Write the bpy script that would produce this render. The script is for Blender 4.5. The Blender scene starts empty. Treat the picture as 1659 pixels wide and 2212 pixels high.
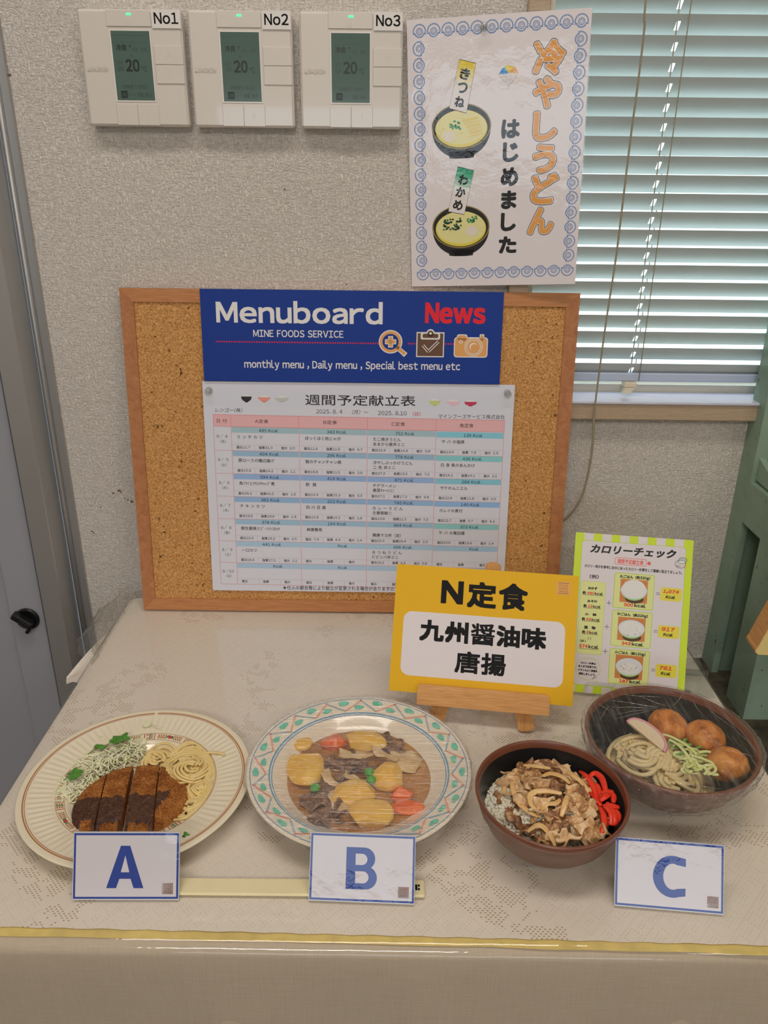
import bpy, math, random
from math import sin, cos, pi, radians, sqrt, exp, atan2, hypot
from mathutils import Vector, Matrix, noise as mn

SC = bpy.context.scene
COL = SC.collection
UP = 0.70          # height of the table top above the floor; everything below is measured from the table top

# ------------------------------------------------------------------ camera
W_PX, H_PX, F_PX = 1659, 2212, 1671.1
PITCH, YAW, ROLL = 0.3954, -0.0032, -0.0112
cp, sp, cy, sy = cos(PITCH), sin(PITCH), cos(YAW), sin(YAW)
fwd = Vector((sy * cp, cy * cp, -sp)); rt = Vector((cy, -sy, 0)); dn = fwd.cross(rt)
r2 = rt * cos(ROLL) + dn * sin(ROLL); d2 = dn * cos(ROLL) - rt * sin(ROLL)
cam_data = bpy.data.cameras.new('camera')
cam_data.sensor_fit = 'VERTICAL'; cam_data.sensor_height = 24.0
cam_data.lens = 24.0 * F_PX / H_PX
cam_data.clip_start = 0.01
cam = bpy.data.objects.new('camera', cam_data); COL.objects.link(cam)
M = Matrix.Identity(4)
for i in range(3):
    M[i][0] = r2[i]; M[i][1] = -d2[i]; M[i][2] = -fwd[i]
M.translation = Vector((0, -1.0514, 0.5706 + UP))
cam.matrix_world = M
SC.camera = cam

# ------------------------------------------------------------------ light
SC.view_settings.view_transform = 'Standard'
SC.view_settings.look = 'None'
SC.view_settings.gamma = 1.0
SC.view_settings.use_curve_mapping = False
SC.view_settings.exposure = 0.0
world = bpy.data.worlds.new('daylight'); SC.world = world
world.use_nodes = True
bg = world.node_tree.nodes['Background']
bg.inputs[0].default_value = (0.80, 0.91, 1.0, 1)
bg.inputs[1].default_value = 2.8

def area(name, loc, rot, sx, sy_, power, col):
    l = bpy.data.lights.new(name, 'AREA'); l.shape = 'RECTANGLE'; l.size = sx; l.size_y = sy_
    l.energy = power; l.color = col
    o = bpy.data.objects.new(name, l); COL.objects.link(o)
    o.location = (loc[0], loc[1], loc[2] + UP); o.rotation_euler = rot
    return o
# ceiling lamps of the room: a long fluorescent pair over the aisle and one further back
LAMP = (1.0, .91, .83)
area('ceiling_lamp_light', (-0.1, -0.74, 1.72), (0, 0, 0), 1.25, 0.22, 9.5, LAMP)
area('ceiling_lamp_light', (-0.3, -2.9, 1.72), (0, 0, 0), 1.25, 0.22, 32, LAMP)
area('ceiling_lamp_light', (1.7, -2.2, 1.72), (0, 0, 0), 1.25, 0.22, 12, LAMP)

# ------------------------------------------------------------------ materials
def s2l(c):
    c = c / 255.0
    return c / 12.92 if c <= 0.04045 else ((c + 0.055) / 1.055) ** 2.4
def rgb(r, g, b, k=1.0):
    c = [s2l(r) * k, s2l(g) * k, s2l(b) * k]; q = max(c)
    if q > .86: c = [x * .86 / q for x in c]
    return (*c, 1)
MATS = {}
class Nt:
    def __init__(s, name):
        s.m = bpy.data.materials.new(name); s.m.use_nodes = True
        s.t = s.m.node_tree; s.b = s.t.nodes['Principled BSDF']; s.out = s.t.nodes['Material Output']
    def n(s, typ, **k):
        x = s.t.nodes.new(typ)
        for a, v in k.items():
            if a.startswith('i_'):
                x.inputs[int(a[2:])].default_value = v
            else: setattr(x, a, v)
        return x
    def l(s, a, b): s.t.links.new(a, b)
    def coord(s, scale=(1, 1, 1), rot=(0, 0, 0)):
        tc = s.n('ShaderNodeTexCoord'); mp = s.n('ShaderNodeMapping')
        mp.inputs['Scale'].default_value = scale; mp.inputs['Rotation'].default_value = rot
        s.l(tc.outputs['Object'], mp.inputs[0]); return mp.outputs[0]
    def math(s, op, a, b=None, c=None):
        x = s.n('ShaderNodeMath', operation=op)
        for i, v in enumerate((a, b, c)):
            if v is None: continue
            if isinstance(v, (int, float)): x.inputs[i].default_value = v
            else: s.l(v, x.inputs[i])
        return x.outputs[0]
    def noise(s, vec, scale, detail=3, rough=.5, dist=0):
        x = s.n('ShaderNodeTexNoise'); x.inputs['Scale'].default_value = scale
        x.inputs['Detail'].default_value = detail; x.inputs['Roughness'].default_value = rough
        x.inputs['Distortion'].default_value = dist
        s.l(vec, x.inputs['Vector']); return x.outputs[0]
    def ramp(s, fac, stops):
        x = s.n('ShaderNodeValToRGB'); e = x.color_ramp.elements
        while len(e) > 1: e.remove(e[-1])
        e[0].position, e[0].color = stops[0]
        for p, c in stops[1:]:
            k = e.new(p); k.color = c
        s.l(fac, x.inputs[0]); return x.outputs[0]
    def bump(s, h, strength, dist=.001):
        x = s.n('ShaderNodeBump'); x.inputs['Strength'].default_value = strength
        x.inputs['Distance'].default_value = dist; s.l(h, x.inputs['Height'])
        s.l(x.outputs[0], s.b.inputs['Normal']); return x.outputs[0]
    def set(s, **k):
        for a, v in k.items():
            s.b.inputs[{'col': 'Base Color', 'rough': 'Roughness', 'metal': 'Metallic', 'spec': 'Specular IOR Level',
                        'coat': 'Coat Weight', 'coatr': 'Coat Roughness', 'trans': 'Transmission Weight', 'ior': 'IOR',
                        'sss': 'Subsurface Weight', 'emc': 'Emission Color', 'ems': 'Emission Strength', 'alpha': 'Alpha'}[a]].default_value = v
    def color(s, sock): s.l(sock, s.b.inputs['Base Color'])

def plain(name, col, rough=.5, var=0.0, vscale=200, bump=0, bscale=400, **k):
    if name in MATS: return MATS[name]
    t = Nt(name); t.set(col=col, rough=rough, **k)
    v = t.coord()
    if var:
        f = t.noise(v, vscale, 4)
        t.color(t.ramp(f, [(.3, tuple(c * (1 - var) for c in col[:3]) + (1,)), (.7, tuple(min(1, c * (1 + var)) for c in col[:3]) + (1,))]))
    if bump: t.bump(t.noise(v, bscale, 4), bump)
    MATS[name] = t.m; return t.m

def ink(r, g, b, lam=0, k=1.5):
    """printed colour on paper; lam: 0 plain paper, 1 glossy film over it, 2 soft sheen"""
    name = 'print_%d_%d_%d_%s' % (r, g, b, ('paper', 'laminated', 'sheen')[lam])
    if name in MATS: return MATS[name]
    t = Nt(name); t.set(col=rgb(r, g, b, k), rough=(.75, .4, .5)[lam], spec=(.2, .3, .2)[lam])
    if lam == 1:
        t.set(coat=1.0, coatr=.04)
        v = t.coord()
        h = t.math('ADD', t.noise(v, 28, 2), t.math('MULTIPLY', t.noise(v, 260, 2), .12))
        bp = t.n('ShaderNodeBump'); bp.inputs['Strength'].default_value = .2; bp.inputs['Distance'].default_value = .004
        t.l(h, bp.inputs['Height']); t.l(bp.outputs[0], t.b.inputs['Coat Normal'])
    MATS[name] = t.m; return t.m

def mat_wallpaper():
    t = Nt('woven_wallpaper'); t.set(rough=.85, spec=.2)
    a = t.noise(t.coord((1, 1, 2.8)), 170, 4, .6, .6); b = t.noise(t.coord((2.6, 1, 1)), 140, 3, .6, .6)
    h = t.math('MAXIMUM', a, b)
    big = t.noise(t.coord(), 2.5, 3)
    t.color(t.ramp(big, [(.3, rgb(206, 200, 192, 1.3)), (.7, rgb(214, 208, 200, 1.3))]))
    t.bump(h, 1.0, .005); return t.m
def mat_cork():
    t = Nt('cork'); t.set(rough=.9, spec=.15)
    v = t.coord()
    vo = t.n('ShaderNodeTexVoronoi'); vo.inputs['Scale'].default_value = 700; t.l(v, vo.inputs['Vector'])
    sep = t.n('ShaderNodeSeparateColor'); t.l(vo.outputs['Color'], sep.inputs[0])
    n2 = t.noise(v, 900, 3)
    f = t.math('ADD', t.math('MULTIPLY', sep.outputs[0], .5), t.math('MULTIPLY', n2, .55))
    c = t.ramp(f, [(.12, rgb(84, 55, 28, 1.4)), (.26, rgb(140, 98, 55, 1.5)), (.5, rgb(170, 124, 74, 1.5)), (.72, rgb(186, 142, 90, 1.5)), (.92, rgb(206, 165, 112, 1.5))])
    pit = t.noise(v, 140, 2, .5)
    mx = t.n('ShaderNodeMix', data_type='RGBA')
    t.l(t.math('MULTIPLY', t.math('LESS_THAN', pit, .29), .8), mx.inputs[0]); t.l(c, mx.inputs[6]); mx.inputs[7].default_value = rgb(70, 45, 25, 1.2)
    t.color(mx.outputs[2]); t.bump(f, .5, .001); return t.m
def mat_wood(name, c1, c2, scale=(8, 8, 120), rough=.5, dist=1.5):
    if name in MATS: return MATS[name]
    t = Nt(name); t.set(rough=rough, spec=.35)
    f = t.noise(t.coord(scale), 6, 5, .6, dist)
    t.color(t.ramp(f, [(.32, c1), (.68, c2)])); t.bump(f, .12, .001)
    MATS[name] = t.m; return t.m
def film(name, tint=(.96, .96, .95), streak=None, haze=.03, hmax=.25, rough=.06, bstr=.4, bscale=40, bdist=.004, rot=0, gl=.9, ior=1.45):
    """clear plastic sheet: transparent, with gloss, wrinkles and whitish creases"""
    if name in MATS: return MATS[name]
    t = Nt(name); t.t.nodes.remove(t.b)
    tr = t.n('ShaderNodeBsdfTransparent'); tr.inputs[0].default_value = (*tint, 1)
    g = t.n('ShaderNodeBsdfGlossy'); g.inputs['Roughness'].default_value = rough; g.inputs[0].default_value = (gl, gl, gl, 1)
    d = t.n('ShaderNodeBsdfTranslucent'); d.inputs[0].default_value = (.9, .9, .88, 1)
    d2_ = t.n('ShaderNodeBsdfDiffuse'); d2_.inputs[0].default_value = (.9, .9, .88, 1)
    dd = t.n('ShaderNodeMixShader', i_0=.3); t.l(d2_.outputs[0], dd.inputs[1]); t.l(d.outputs[0], dd.inputs[2])
    lw = t.n('ShaderNodeLayerWeight', i_0=.5)
    fr = t.math('ADD', t.math('MULTIPLY', t.math('POWER', lw.outputs['Facing'], 4.0), .75), (ior - 1) ** 2 / (ior + 1) ** 2 * 1.6)
    v = t.coord((1, 1, 1), (0, 0, rot))
    h = t.noise(v, bscale, 3)
    fac = None
    if streak:
        s1 = t.noise(t.coord(streak, (0, 0, rot)), 1.0, 3, .6, .3)
        fac = t.n('ShaderNodeMapRange'); fac.inputs[1].default_value = .5; fac.inputs[2].default_value = .8
        fac.inputs[3].default_value = haze; fac.inputs[4].default_value = hmax
        t.l(s1, fac.inputs[0]); fac = fac.outputs[0]
        h = t.math('ADD', h, t.math('MULTIPLY', s1, 1.6))
    bp = t.n('ShaderNodeBump'); bp.inputs['Strength'].default_value = bstr; bp.inputs['Distance'].default_value = bdist
    t.l(h, bp.inputs['Height']); t.l(bp.outputs[0], g.inputs['Normal'])
    m1 = t.n('ShaderNodeMixShader', i_0=haze); t.l(tr.outputs[0], m1.inputs[1]); t.l(dd.outputs[0], m1.inputs[2])
    if fac: t.l(fac, m1.inputs[0])
    m2 = t.n('ShaderNodeMixShader'); t.l(fr, m2.inputs[0]); t.l(m1.outputs[0], m2.inputs[1]); t.l(g.outputs[0], m2.inputs[2])
    t.l(m2.outputs[0], t.out.inputs[0]); MATS[name] = t.m; return t.m
def mat_lace():
    t = Nt('white_lace'); t.set(rough=.85, spec=.15)
    tc = t.n('ShaderNodeTexCoord'); sp_ = t.n('ShaderNodeSeparateXYZ'); t.l(tc.outputs['Object'], sp_.inputs[0])
    X, Y = sp_.outputs[0], sp_.outputs[1]
    px, py = .0021, .0022
    u = t.math('DIVIDE', X, px); v = t.math('DIVIDE', Y, py)
    iu, iv = t.math('FLOOR', u), t.math('FLOOR', v)
    fu = t.math('ABSOLUTE', t.math('SUBTRACT', t.math('SUBTRACT', u, iu), .5)); fv = t.math('ABSOLUTE', t.math('SUBTRACT', t.math('SUBTRACT', v, iv), .5))
    hole = t.math('LESS_THAN', t.math('ADD', t.math('MULTIPLY', fu, fu), t.math('MULTIPLY', t.math('MULTIPLY', fv, fv), 1.8)), .075)
    big = t.math('LESS_THAN', t.math('ADD', t.math('MULTIPLY', fu, fu), t.math('MULTIPLY', t.math('MULTIPLY', fv, fv), 2.2)), .19)
    # woven design in cells: double dotted diagonals, with small dotted diamonds and dashes between them
    df, sm = t.math('SUBTRACT', iu, iv), t.math('ADD', iu, iv)
    da = t.math('FLOORED_MODULO', df, 11.0); a_ = t.math('ABSOLUTE', t.math('SUBTRACT', da, 6.0)); b_ = t.math('ABSOLUTE', t.math('SUBTRACT', t.math('FLOORED_MODULO', sm, 20.0), 10.0))
    lines = t.math('LESS_THAN', da, 1.5)
    diam = t.math('COMPARE', t.math('MAXIMUM', a_, t.math('MULTIPLY', b_, .75)), 3.0, .51)
    dash = t.math('MULTIPLY', t.math('GREATER_THAN', b_, 7.5), t.math('LESS_THAN', a_, 2.5))
    geo = t.math('MINIMUM', t.math('ADD', lines, t.math('ADD', diam, dash)), 1.0)
    par = t.math('LESS_THAN', t.math('FLOORED_MODULO', sm, 2.0), .5)
    cv = t.n('ShaderNodeCombineXYZ'); t.l(t.math('MULTIPLY', iu, px), cv.inputs[0]); t.l(t.math('MULTIPLY', iv, py), cv.inputs[1])
    zone = t.noise(cv.outputs[0], 8, 1); fl = t.noise(cv.outputs[0], 60, 2, .5, 1.0); z2 = t.noise(cv.outputs[0], 30, 2)
    floral = t.math('GREATER_THAN', zone, .55)
    flm = t.math('MULTIPLY', t.math('GREATER_THAN', fl, .52), par)
    hg = t.math('MULTIPLY', t.math('MULTIPLY', t.math('MULTIPLY', hole, par), geo), t.math('SUBTRACT', 1.0, floral))
    hf = t.math('MULTIPLY', t.math('MULTIPLY', big, flm), floral)
    H = t.math('MINIMUM', t.math('ADD', t.math('MULTIPLY', hg, t.math('MULTIPLY_ADD', z2, .75, .05)), hf), 1.0)
    hm = t.n('ShaderNodeMix', data_type='RGBA'); t.l(floral, hm.inputs[0]); hm.inputs[6].default_value = rgb(120, 104, 80, 1.0); hm.inputs[7].default_value = rgb(150, 122, 52, 1.0)
    weave = t.noise(t.coord((1, 1.6, 1)), 900, 2)
    cl = t.ramp(weave, [(.3, rgb(206, 198, 186, 1.3)), (.7, rgb(220, 212, 202, 1.3))])
    mx = t.n('ShaderNodeMix', data_type='RGBA'); t.l(t.math('MULTIPLY', H, .68), mx.inputs[0]); t.l(cl, mx.inputs[6]); t.l(hm.outputs[2], mx.inputs[7])
    t.color(mx.outputs[2])
    t.bump(t.math('SUBTRACT', t.math('MULTIPLY', weave, .4), H), .6, .001); return t.m
def mat_linen():
    t = Nt('cream_linen'); t.set(rough=.8, spec=.2)
    a = t.noise(t.coord((40, 40, 900)), 1, 3); b = t.noise(t.coord((900, 40, 40)), 1, 3)
    f = t.math('ADD', t.math('MULTIPLY', a, .5), t.math('MULTIPLY', b, .5))
    t.color(t.ramp(f, [(.3, rgb(188, 174, 154, 1.06)), (.7, rgb(202, 188, 168, 1.06))])); t.bump(f, .2, .0006); return t.m
def mat_green_steel():
    t = Nt('worn_green_paint'); t.set(rough=.55, spec=.35)
    v = t.coord(); f = t.noise(v, 12, 5, .7)
    c = t.ramp(f, [(.3, rgb(98, 116, 100, 1.85)), (.7, rgb(114, 134, 120, 1.85))])
    sp_ = t.math('GREATER_THAN', t.noise(v, 75, 4, .7), .66)
    mx = t.n('ShaderNodeMix', data_type='RGBA'); t.l(t.math('MULTIPLY', sp_, .8), mx.inputs[0]); t.l(c, mx.inputs[6]); mx.inputs[7].default_value = rgb(66, 66, 44, 1.1)
    t.color(mx.outputs[2]); t.bump(f, .2, .002); return t.m
def mat_katsu():
    t = Nt('fried_crumb'); t.set(rough=.7, spec=.3)
    v = t.coord(); f = t.math('ADD', t.math('MULTIPLY', t.noise(v, 420, 4, .7), .65), t.math('MULTIPLY', t.noise(v, 60, 2), .4))
    t.color(t.ramp(f, [(.30, rgb(92, 46, 18, 1.2)), (.48, rgb(150, 88, 38, 1.3)), (.70, rgb(204, 142, 74, 1.35))])); t.bump(f, 1.0, .004); return t.m
def mat_sauce():
    t = Nt('brown_sauce'); t.set(rough=.32, spec=.5)
    v = t.coord(); f = t.noise(v, 260, 4, .6)
    t.color(t.ramp(f, [(.3, rgb(48, 27, 18, 1.3)), (.7, rgb(88, 54, 36, 1.3))])); t.bump(f, .6, .002); return t.m
def mat_ball():
    t = Nt('fried_dough'); t.set(rough=.38, spec=.45)
    v = t.coord(); f = t.noise(v, 70, 5, .65, .4)
    t.color(t.ramp(f, [(.28, rgb(118, 60, 18, 1.3)), (.46, rgb(184, 112, 44, 1.35)), (.70, rgb(218, 156, 80, 1.35))])); t.bump(t.noise(v, 150, 4), .3, .002); return t.m
def mat_meat(name, a, b, c):
    t = Nt(name); t.set(rough=.35, spec=.5)
    v = t.coord(); f = t.noise(v, 110, 4, .65, .8)
    t.color(t.ramp(f, [(.32, a), (.5, b), (.68, c)])); t.bump(t.noise(v, 300, 3), .45, .0015); return t.m
def mat_soft(name, c1, c2, scale=40, rough=.4, sss=.1):
    t = Nt(name); t.set(rough=rough, spec=.45)
    f = t.noise(t.coord(), scale, 3)
    t.color(t.ramp(f, [(.3, c1), (.7, c2)])); t.bump(t.noise(t.coord(), scale * 6, 3), .1, .001); return t.m
def mat_clear(name, tint=(.97, .99, .98), rough=.02):
    return film(name, tint, None, .02, .02, rough, .0, 40, .001)

# ------------------------------------------------------------------ mesh building
class MB:
    def __init__(s): s.v = []; s.f = []; s.mi = []; s.sm = []; s.mats = []
    def m(s, mat):
        if mat not in s.mats: s.mats.append(mat)
        return s.mats.index(mat)
    def add(s, vs, fs, mat, smooth=False, mtx=None):
        o = len(s.v); i = s.m(mat)
        s.v += [tuple(mtx @ Vector(p)) for p in vs] if mtx else [tuple(p) for p in vs]
        for f in fs: s.f.append(tuple(o + k for k in f)); s.mi.append(i); s.sm.append(smooth)
        return s
    def box(s, x0, x1, y0, y1, z0, z1, mat, mtx=None, bev=0):
        if bev > 0:
            return s.bevbox(x0, x1, y0, y1, z0, z1, mat, bev, mtx)
        vs = [(x, y, z) for z in (z0, z1) for y in (y0, y1) for x in (x0, x1)]
        return s.add(vs, [(0, 2, 3, 1), (4, 5, 7, 6), (0, 1, 5, 4), (2, 6, 7, 3), (0, 4, 6, 2), (1, 3, 7, 5)], mat, False, mtx)
    def bevbox(s, x0, x1, y0, y1, z0, z1, mat, b, mtx=None):
        vs = []; idx = {}
        X, Y, Z = (x0, x1), (y0, y1), (z0, z1)
        for i in (0, 1):
            for j in (0, 1):
                for k in (0, 1):
                    c = (X[i], Y[j], Z[k]); d = ((1, -1)[i] * b, (1, -1)[j] * b, (1, -1)[k] * b)
                    for a in range(3):
                        p = list(c)
                        for q in range(3):
                            if q != a: p[q] += d[q]
                        idx[(i, j, k, a)] = len(vs); vs.append(p)
        fs = []
        r = [(0, 0), (1, 0), (1, 1), (0, 1)]
        for e in (0, 1):
            for a in range(3):
                q = []
                for (m_, n_) in r:
                    ijk = [0, 0, 0]; ijk[a] = e; o = [t for t in range(3) if t != a]; ijk[o[0]] = m_; ijk[o[1]] = n_
                    q.append(idx[(*ijk, a)])
                fs.append(q)
        for a in range(3):
            o = [t for t in range(3) if t != a]
            for m_ in (0, 1):
                for n_ in (0, 1):
                    q = []
                    for e, ax in ((0, o[0]), (1, o[0]), (1, o[1]), (0, o[1])):
                        ijk = [0, 0, 0]; ijk[a] = e; ijk[o[0]] = m_; ijk[o[1]] = n_
                        q.append(idx[(*ijk, ax)])
                    fs.append(q)
        for i in (0, 1):
            for j in (0, 1):
                for k in (0, 1): fs.append([idx[(i, j, k, a)] for a in range(3)])
        return s.add(vs, fs, mat, False, mtx)
    def tube(s, pts, r, mat, n=8, caps=True, flat=1.0, closed=False):
        pts = [Vector(p) for p in pts]; N = len(pts); vs = []; fs = []
        ref = Vector((0, 0, 1)); prev = None
        for i, p in enumerate(pts):
            a = pts[max(0, i - 1)] if not closed else pts[i - 1]; b = pts[min(N - 1, i + 1)] if not closed else pts[(i + 1) % N]
            d = (b - a)
            d = d.normalized() if d.length > 1e-9 else Vector((1, 0, 0))
            if prev is None:
                u = d.cross(ref)
                if u.length < 1e-3: u = d.cross(Vector((1, 0, 0)))
            else:
                u = prev - d * prev.dot(d)
                if u.length < 1e-6: u = d.cross(ref)
            u.normalize(); w = d.cross(u); prev = u
            rr = r(i / (N - 1)) if callable(r) else r
            for k in range(n):
                t_ = 2 * pi * k / n; vs.append(p + u * (rr * cos(t_)) + w * (rr * flat * sin(t_)))
        for i in range(N - 1 if not closed else N):
            j = (i + 1) % N
            for k in range(n): fs.append((i * n + k, i * n + (k + 1) % n, j * n + (k + 1) % n, j * n + k))
        if caps and not closed:
            fs.append(tuple(range(n - 1, -1, -1))); fs.append(tuple((N - 1) * n + k for k in range(n)))
        return s.add(vs, fs, mat, True)
    def lathe(s, prof, mat, n=64, zfun=None, cx=0, cy=0, closed=False):
        vs = []; fs = []
        for (r, z) in prof:
            for k in range(n):
                a = 2 * pi * k / n
                vs.append((cx + r * cos(a), cy + r * sin(a), z + (zfun(r, a) if zfun else 0)))
        for i in range(len(prof) - 1):
            for k in range(n): fs.append((i * n + k, i * n + (k + 1) % n, (i + 1) * n + (k + 1) % n, (i + 1) * n + k))
        return s.add(vs, fs, mat, True)
    def grid(s, fn, nu, nv, mat, smooth=True, keep=None, thick=0, closed_u=False):
        vs = [Vector(fn(i / nu, j / nv)) for j in range(nv + 1) for i in range(nu + 1)]; fs = []
        for j in range(nv):
            for i in range(nu):
                if keep and not keep((i + .5) / nu, (j + .5) / nv): continue
                a = j * (nu + 1) + i; fs.append((a, a + 1, a + nu + 2, a + nu + 1))
        return s.add(vs, fs, mat, smooth)
    def prism(s, poly, y0, y1, mat, plane='xz', mtx=None, smooth=False):
        n = len(poly)
        def P(p, d): return (p[0], d, p[1]) if plane == 'xz' else ((p[0], p[1], d) if plane == 'xy' else (d, p[0], p[1]))
        vs = [P(p, y0) for p in poly] + [P(p, y1) for p in poly]
        fs = [tuple(range(n)), tuple(range(2 * n - 1, n - 1, -1))] + [(i, (i + 1) % n, n + (i + 1) % n, n + i) for i in range(n)]
        return s.add(vs, fs, mat, smooth, mtx)
    def build(s, name, parent=None, loc=(0, 0, 0), fixn=True):
        me = bpy.data.meshes.new(name); me.from_pydata(s.v, [], s.f)
        for m in s.mats: me.materials.append(m)
        me.polygons.foreach_set('material_index', s.mi); me.polygons.foreach_set('use_smooth', s.sm)
        if fixn:
            import bmesh
            b = bmesh.new(); b.from_mesh(me); bmesh.ops.recalc_face_normals(b, faces=b.faces); b.to_mesh(me); b.free()
        me.update()
        o = bpy.data.objects.new(name, me); COL.objects.link(o); o.location = loc
        if parent: o.parent = parent
        return o

GL = {}
def glyph1(ch, res):
    if (ch, res) in GL: return GL[(ch, res)]
    if '!' <= ch <= '~': src = chr(ord(ch) + 0xFEE0)
    else: src = ch
    cu = bpy.data.curves.new('t', 'FONT'); cu.body = src; cu.size = 1; cu.resolution_u = res
    o = bpy.data.objects.new('t', cu); me = bpy.data.meshes.new_from_object(o)
    v = [(p.co.x, p.co.y) for p in me.vertices]; f = [tuple(p.vertices) for p in me.polygons]
    bpy.data.objects.remove(o); bpy.data.curves.remove(cu); bpy.data.meshes.remove(me)
    if '!' <= ch <= '~':
        x0 = min(p[0] for p in v); v = [(p[0] - x0 + .055, p[1]) for p in v]; adv = max(p[0] for p in v) + .055
    else: adv = .5 if '\uff61' <= ch <= '\uff9f' else max(1.0, max(p[0] for p in v) if v else 1.0)
    GL[(ch, res)] = (v, f, adv); return GL[(ch, res)]
def glyphs(body, res=3):
    if (body, res, 1) in GL: return GL[(body, res, 1)]
    V, Fc, x = [], [], 0.0
    for ch in body:
        if ch in ' \u3000': x += .36 if ch == ' ' else 1.0; continue
        v, f, adv = glyph1(ch, res); o = len(V)
        V += [(a + x, b) for a, b in v]; Fc += [tuple(o + k for k in q) for q in f]; x += adv
    bb = (min(p[0] for p in V), min(p[1] for p in V), max(p[0] for p in V), max(p[1] for p in V))
    GL[(body, res, 1)] = (V, Fc, bb); return GL[(body, res, 1)]
def circ(cx, cy, rx, ry=None, n=32, a0=0, a1=2 * pi):
    ry = rx if ry is None else ry
    full = abs(a1 - a0 - 2 * pi) < 1e-6
    return [(cx + rx * cos(a0 + (a1 - a0) * i / (n if full else n - 1)), cy + ry * sin(a0 + (a1 - a0) * i / (n if full else n - 1))) for i in range(n)]
def rrpoly(x0, y0, x1, y1, r, n=6):
    p = []
    for cx, cy, a in ((x1 - r, y0 + r, -pi / 2), (x1 - r, y1 - r, 0), (x0 + r, y1 - r, pi / 2), (x0 + r, y0 + r, pi)):
        p += [(cx + r * cos(a + pi / 2 * i / n), cy + r * sin(a + pi / 2 * i / n)) for i in range(n + 1)]
    return p
class Sheet(MB):
    """flat printed sheet, millimetres: x right, y up, layers stacked towards the viewer"""
    STEP = .05
    def P(s, pts, mat, L=1):
        s.add([(x / 1000, y / 1000, L * s.STEP / 1000) for x, y in pts], [tuple(range(len(pts)))], mat); return s
    def R(s, x0, y0, x1, y1, mat, L=1): return s.P([(x0, y0), (x1, y0), (x1, y1), (x0, y1)], mat, L)
    def RR(s, x0, y0, x1, y1, r, mat, L=1): return s.P(rrpoly(x0, y0, x1, y1, r), mat, L)
    def ring(s, outer, inner, mat, L=1):
        n = len(outer); z = L * s.STEP / 1000
        s.add([(x / 1000, y / 1000, z) for x, y in outer + inner], [(i, (i + 1) % n, n + (i + 1) % n, n + i) for i in range(n)], mat); return s
    def frame(s, x0, y0, x1, y1, w, mat, L=1, r=0):
        if r: return s.ring(rrpoly(x0, y0, x1, y1, r), rrpoly(x0 + w, y0 + w, x1 - w, y1 - w, max(.1, r - w)), mat, L)
        return s.ring([(x0, y0), (x1, y0), (x1, y1), (x0, y1)], [(x0 + w, y0 + w), (x1 - w, y0 + w), (x1 - w, y1 - w), (x0 + w, y1 - w)], mat, L)
    def line(s, x0, y0, x1, y1, w, mat, L=1):
        d = hypot(x1 - x0, y1 - y0); nx, ny = -(y1 - y0) / d * w / 2, (x1 - x0) / d * w / 2
        return s.P([(x0 + nx, y0 + ny), (x0 - nx, y0 - ny), (x1 - nx, y1 - ny), (x1 + nx, y1 + ny)], mat, L)
    def raw(s, v, f, mat, L, bold, nb, rnd=False):
        """thickened strokes: shifted copies, each a hair above the last"""
        z = L * s.STEP / 1000
        if not bold: sh = [(0, 0)]
        elif rnd: sh = [(bold * cos(2 * pi * k / nb), bold * sin(2 * pi * k / nb)) for k in range(nb)] + [(0, 0)]
        else:
            m_ = max(1, nb // 4); e = [-1 + 2 * q / m_ for q in range(m_ + 1)]
            sh = [(bold * a, bold * b) for a in e for b in e if max(abs(a), abs(b)) > .99] + [(0, 0)]
        for k, (dx, dy) in enumerate(sh):
            s.add([((x + dx) / 1000, (y + dy) / 1000, z + s.STEP * .0007 * k / len(sh)) for x, y in v], f, mat)
        return s
    def fit(s, body, x0, y0, x1, y1, mat, L=1, bold=0, nb=8, shear=0, rot=0, res=3, rnd=False):
        """lettering scaled to fill the box (lower left, upper right), turned by rot about the box centre"""
        v, f, b = glyphs(body, res)
        kx = (x1 - x0 - 2 * bold) / (b[2] - b[0]); ky = (y1 - y0 - 2 * bold) / (b[3] - b[1])
        cx, cy = (x0 + x1) / 2, (y0 + y1) / 2; c, q = cos(rot), sin(rot); o = []
        for x, y in v:
            X = (x - (b[0] + b[2]) / 2) * kx; Y = (y - (b[1] + b[3]) / 2) * ky; X += Y * shear
            o.append((cx + X * c - Y * q, cy + X * q + Y * c))
        return s.raw(o, f, mat, L, bold, nb, rnd)
    def txt(s, body, x, y, size, mat, L=1, align=0, sx=1.0, bold=0, shear=0, slope=0):
        """lettering of a given size; y is the baseline, align 0 left, .5 centre, 1 right"""
        v, f, b = glyphs(body, 2); w = (b[2] - b[0]) * size * sx
        o = [(x - align * w + (p[0] - b[0]) * size * sx + p[1] * size * shear, y + p[1] * size + slope * (x - align * w + (p[0] - b[0]) * size * sx - x)) for p in v]
        return s.raw(o, f, mat, L, bold, 4)
    def body(s, x0, y0, x1, y1, t, mat, edge=None):
        """the board or paper itself, its face at layer 0"""
        s.box(x0 / 1000, x1 / 1000, y0 / 1000, y1 / 1000, -t / 1000, 0, mat); return s

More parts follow.
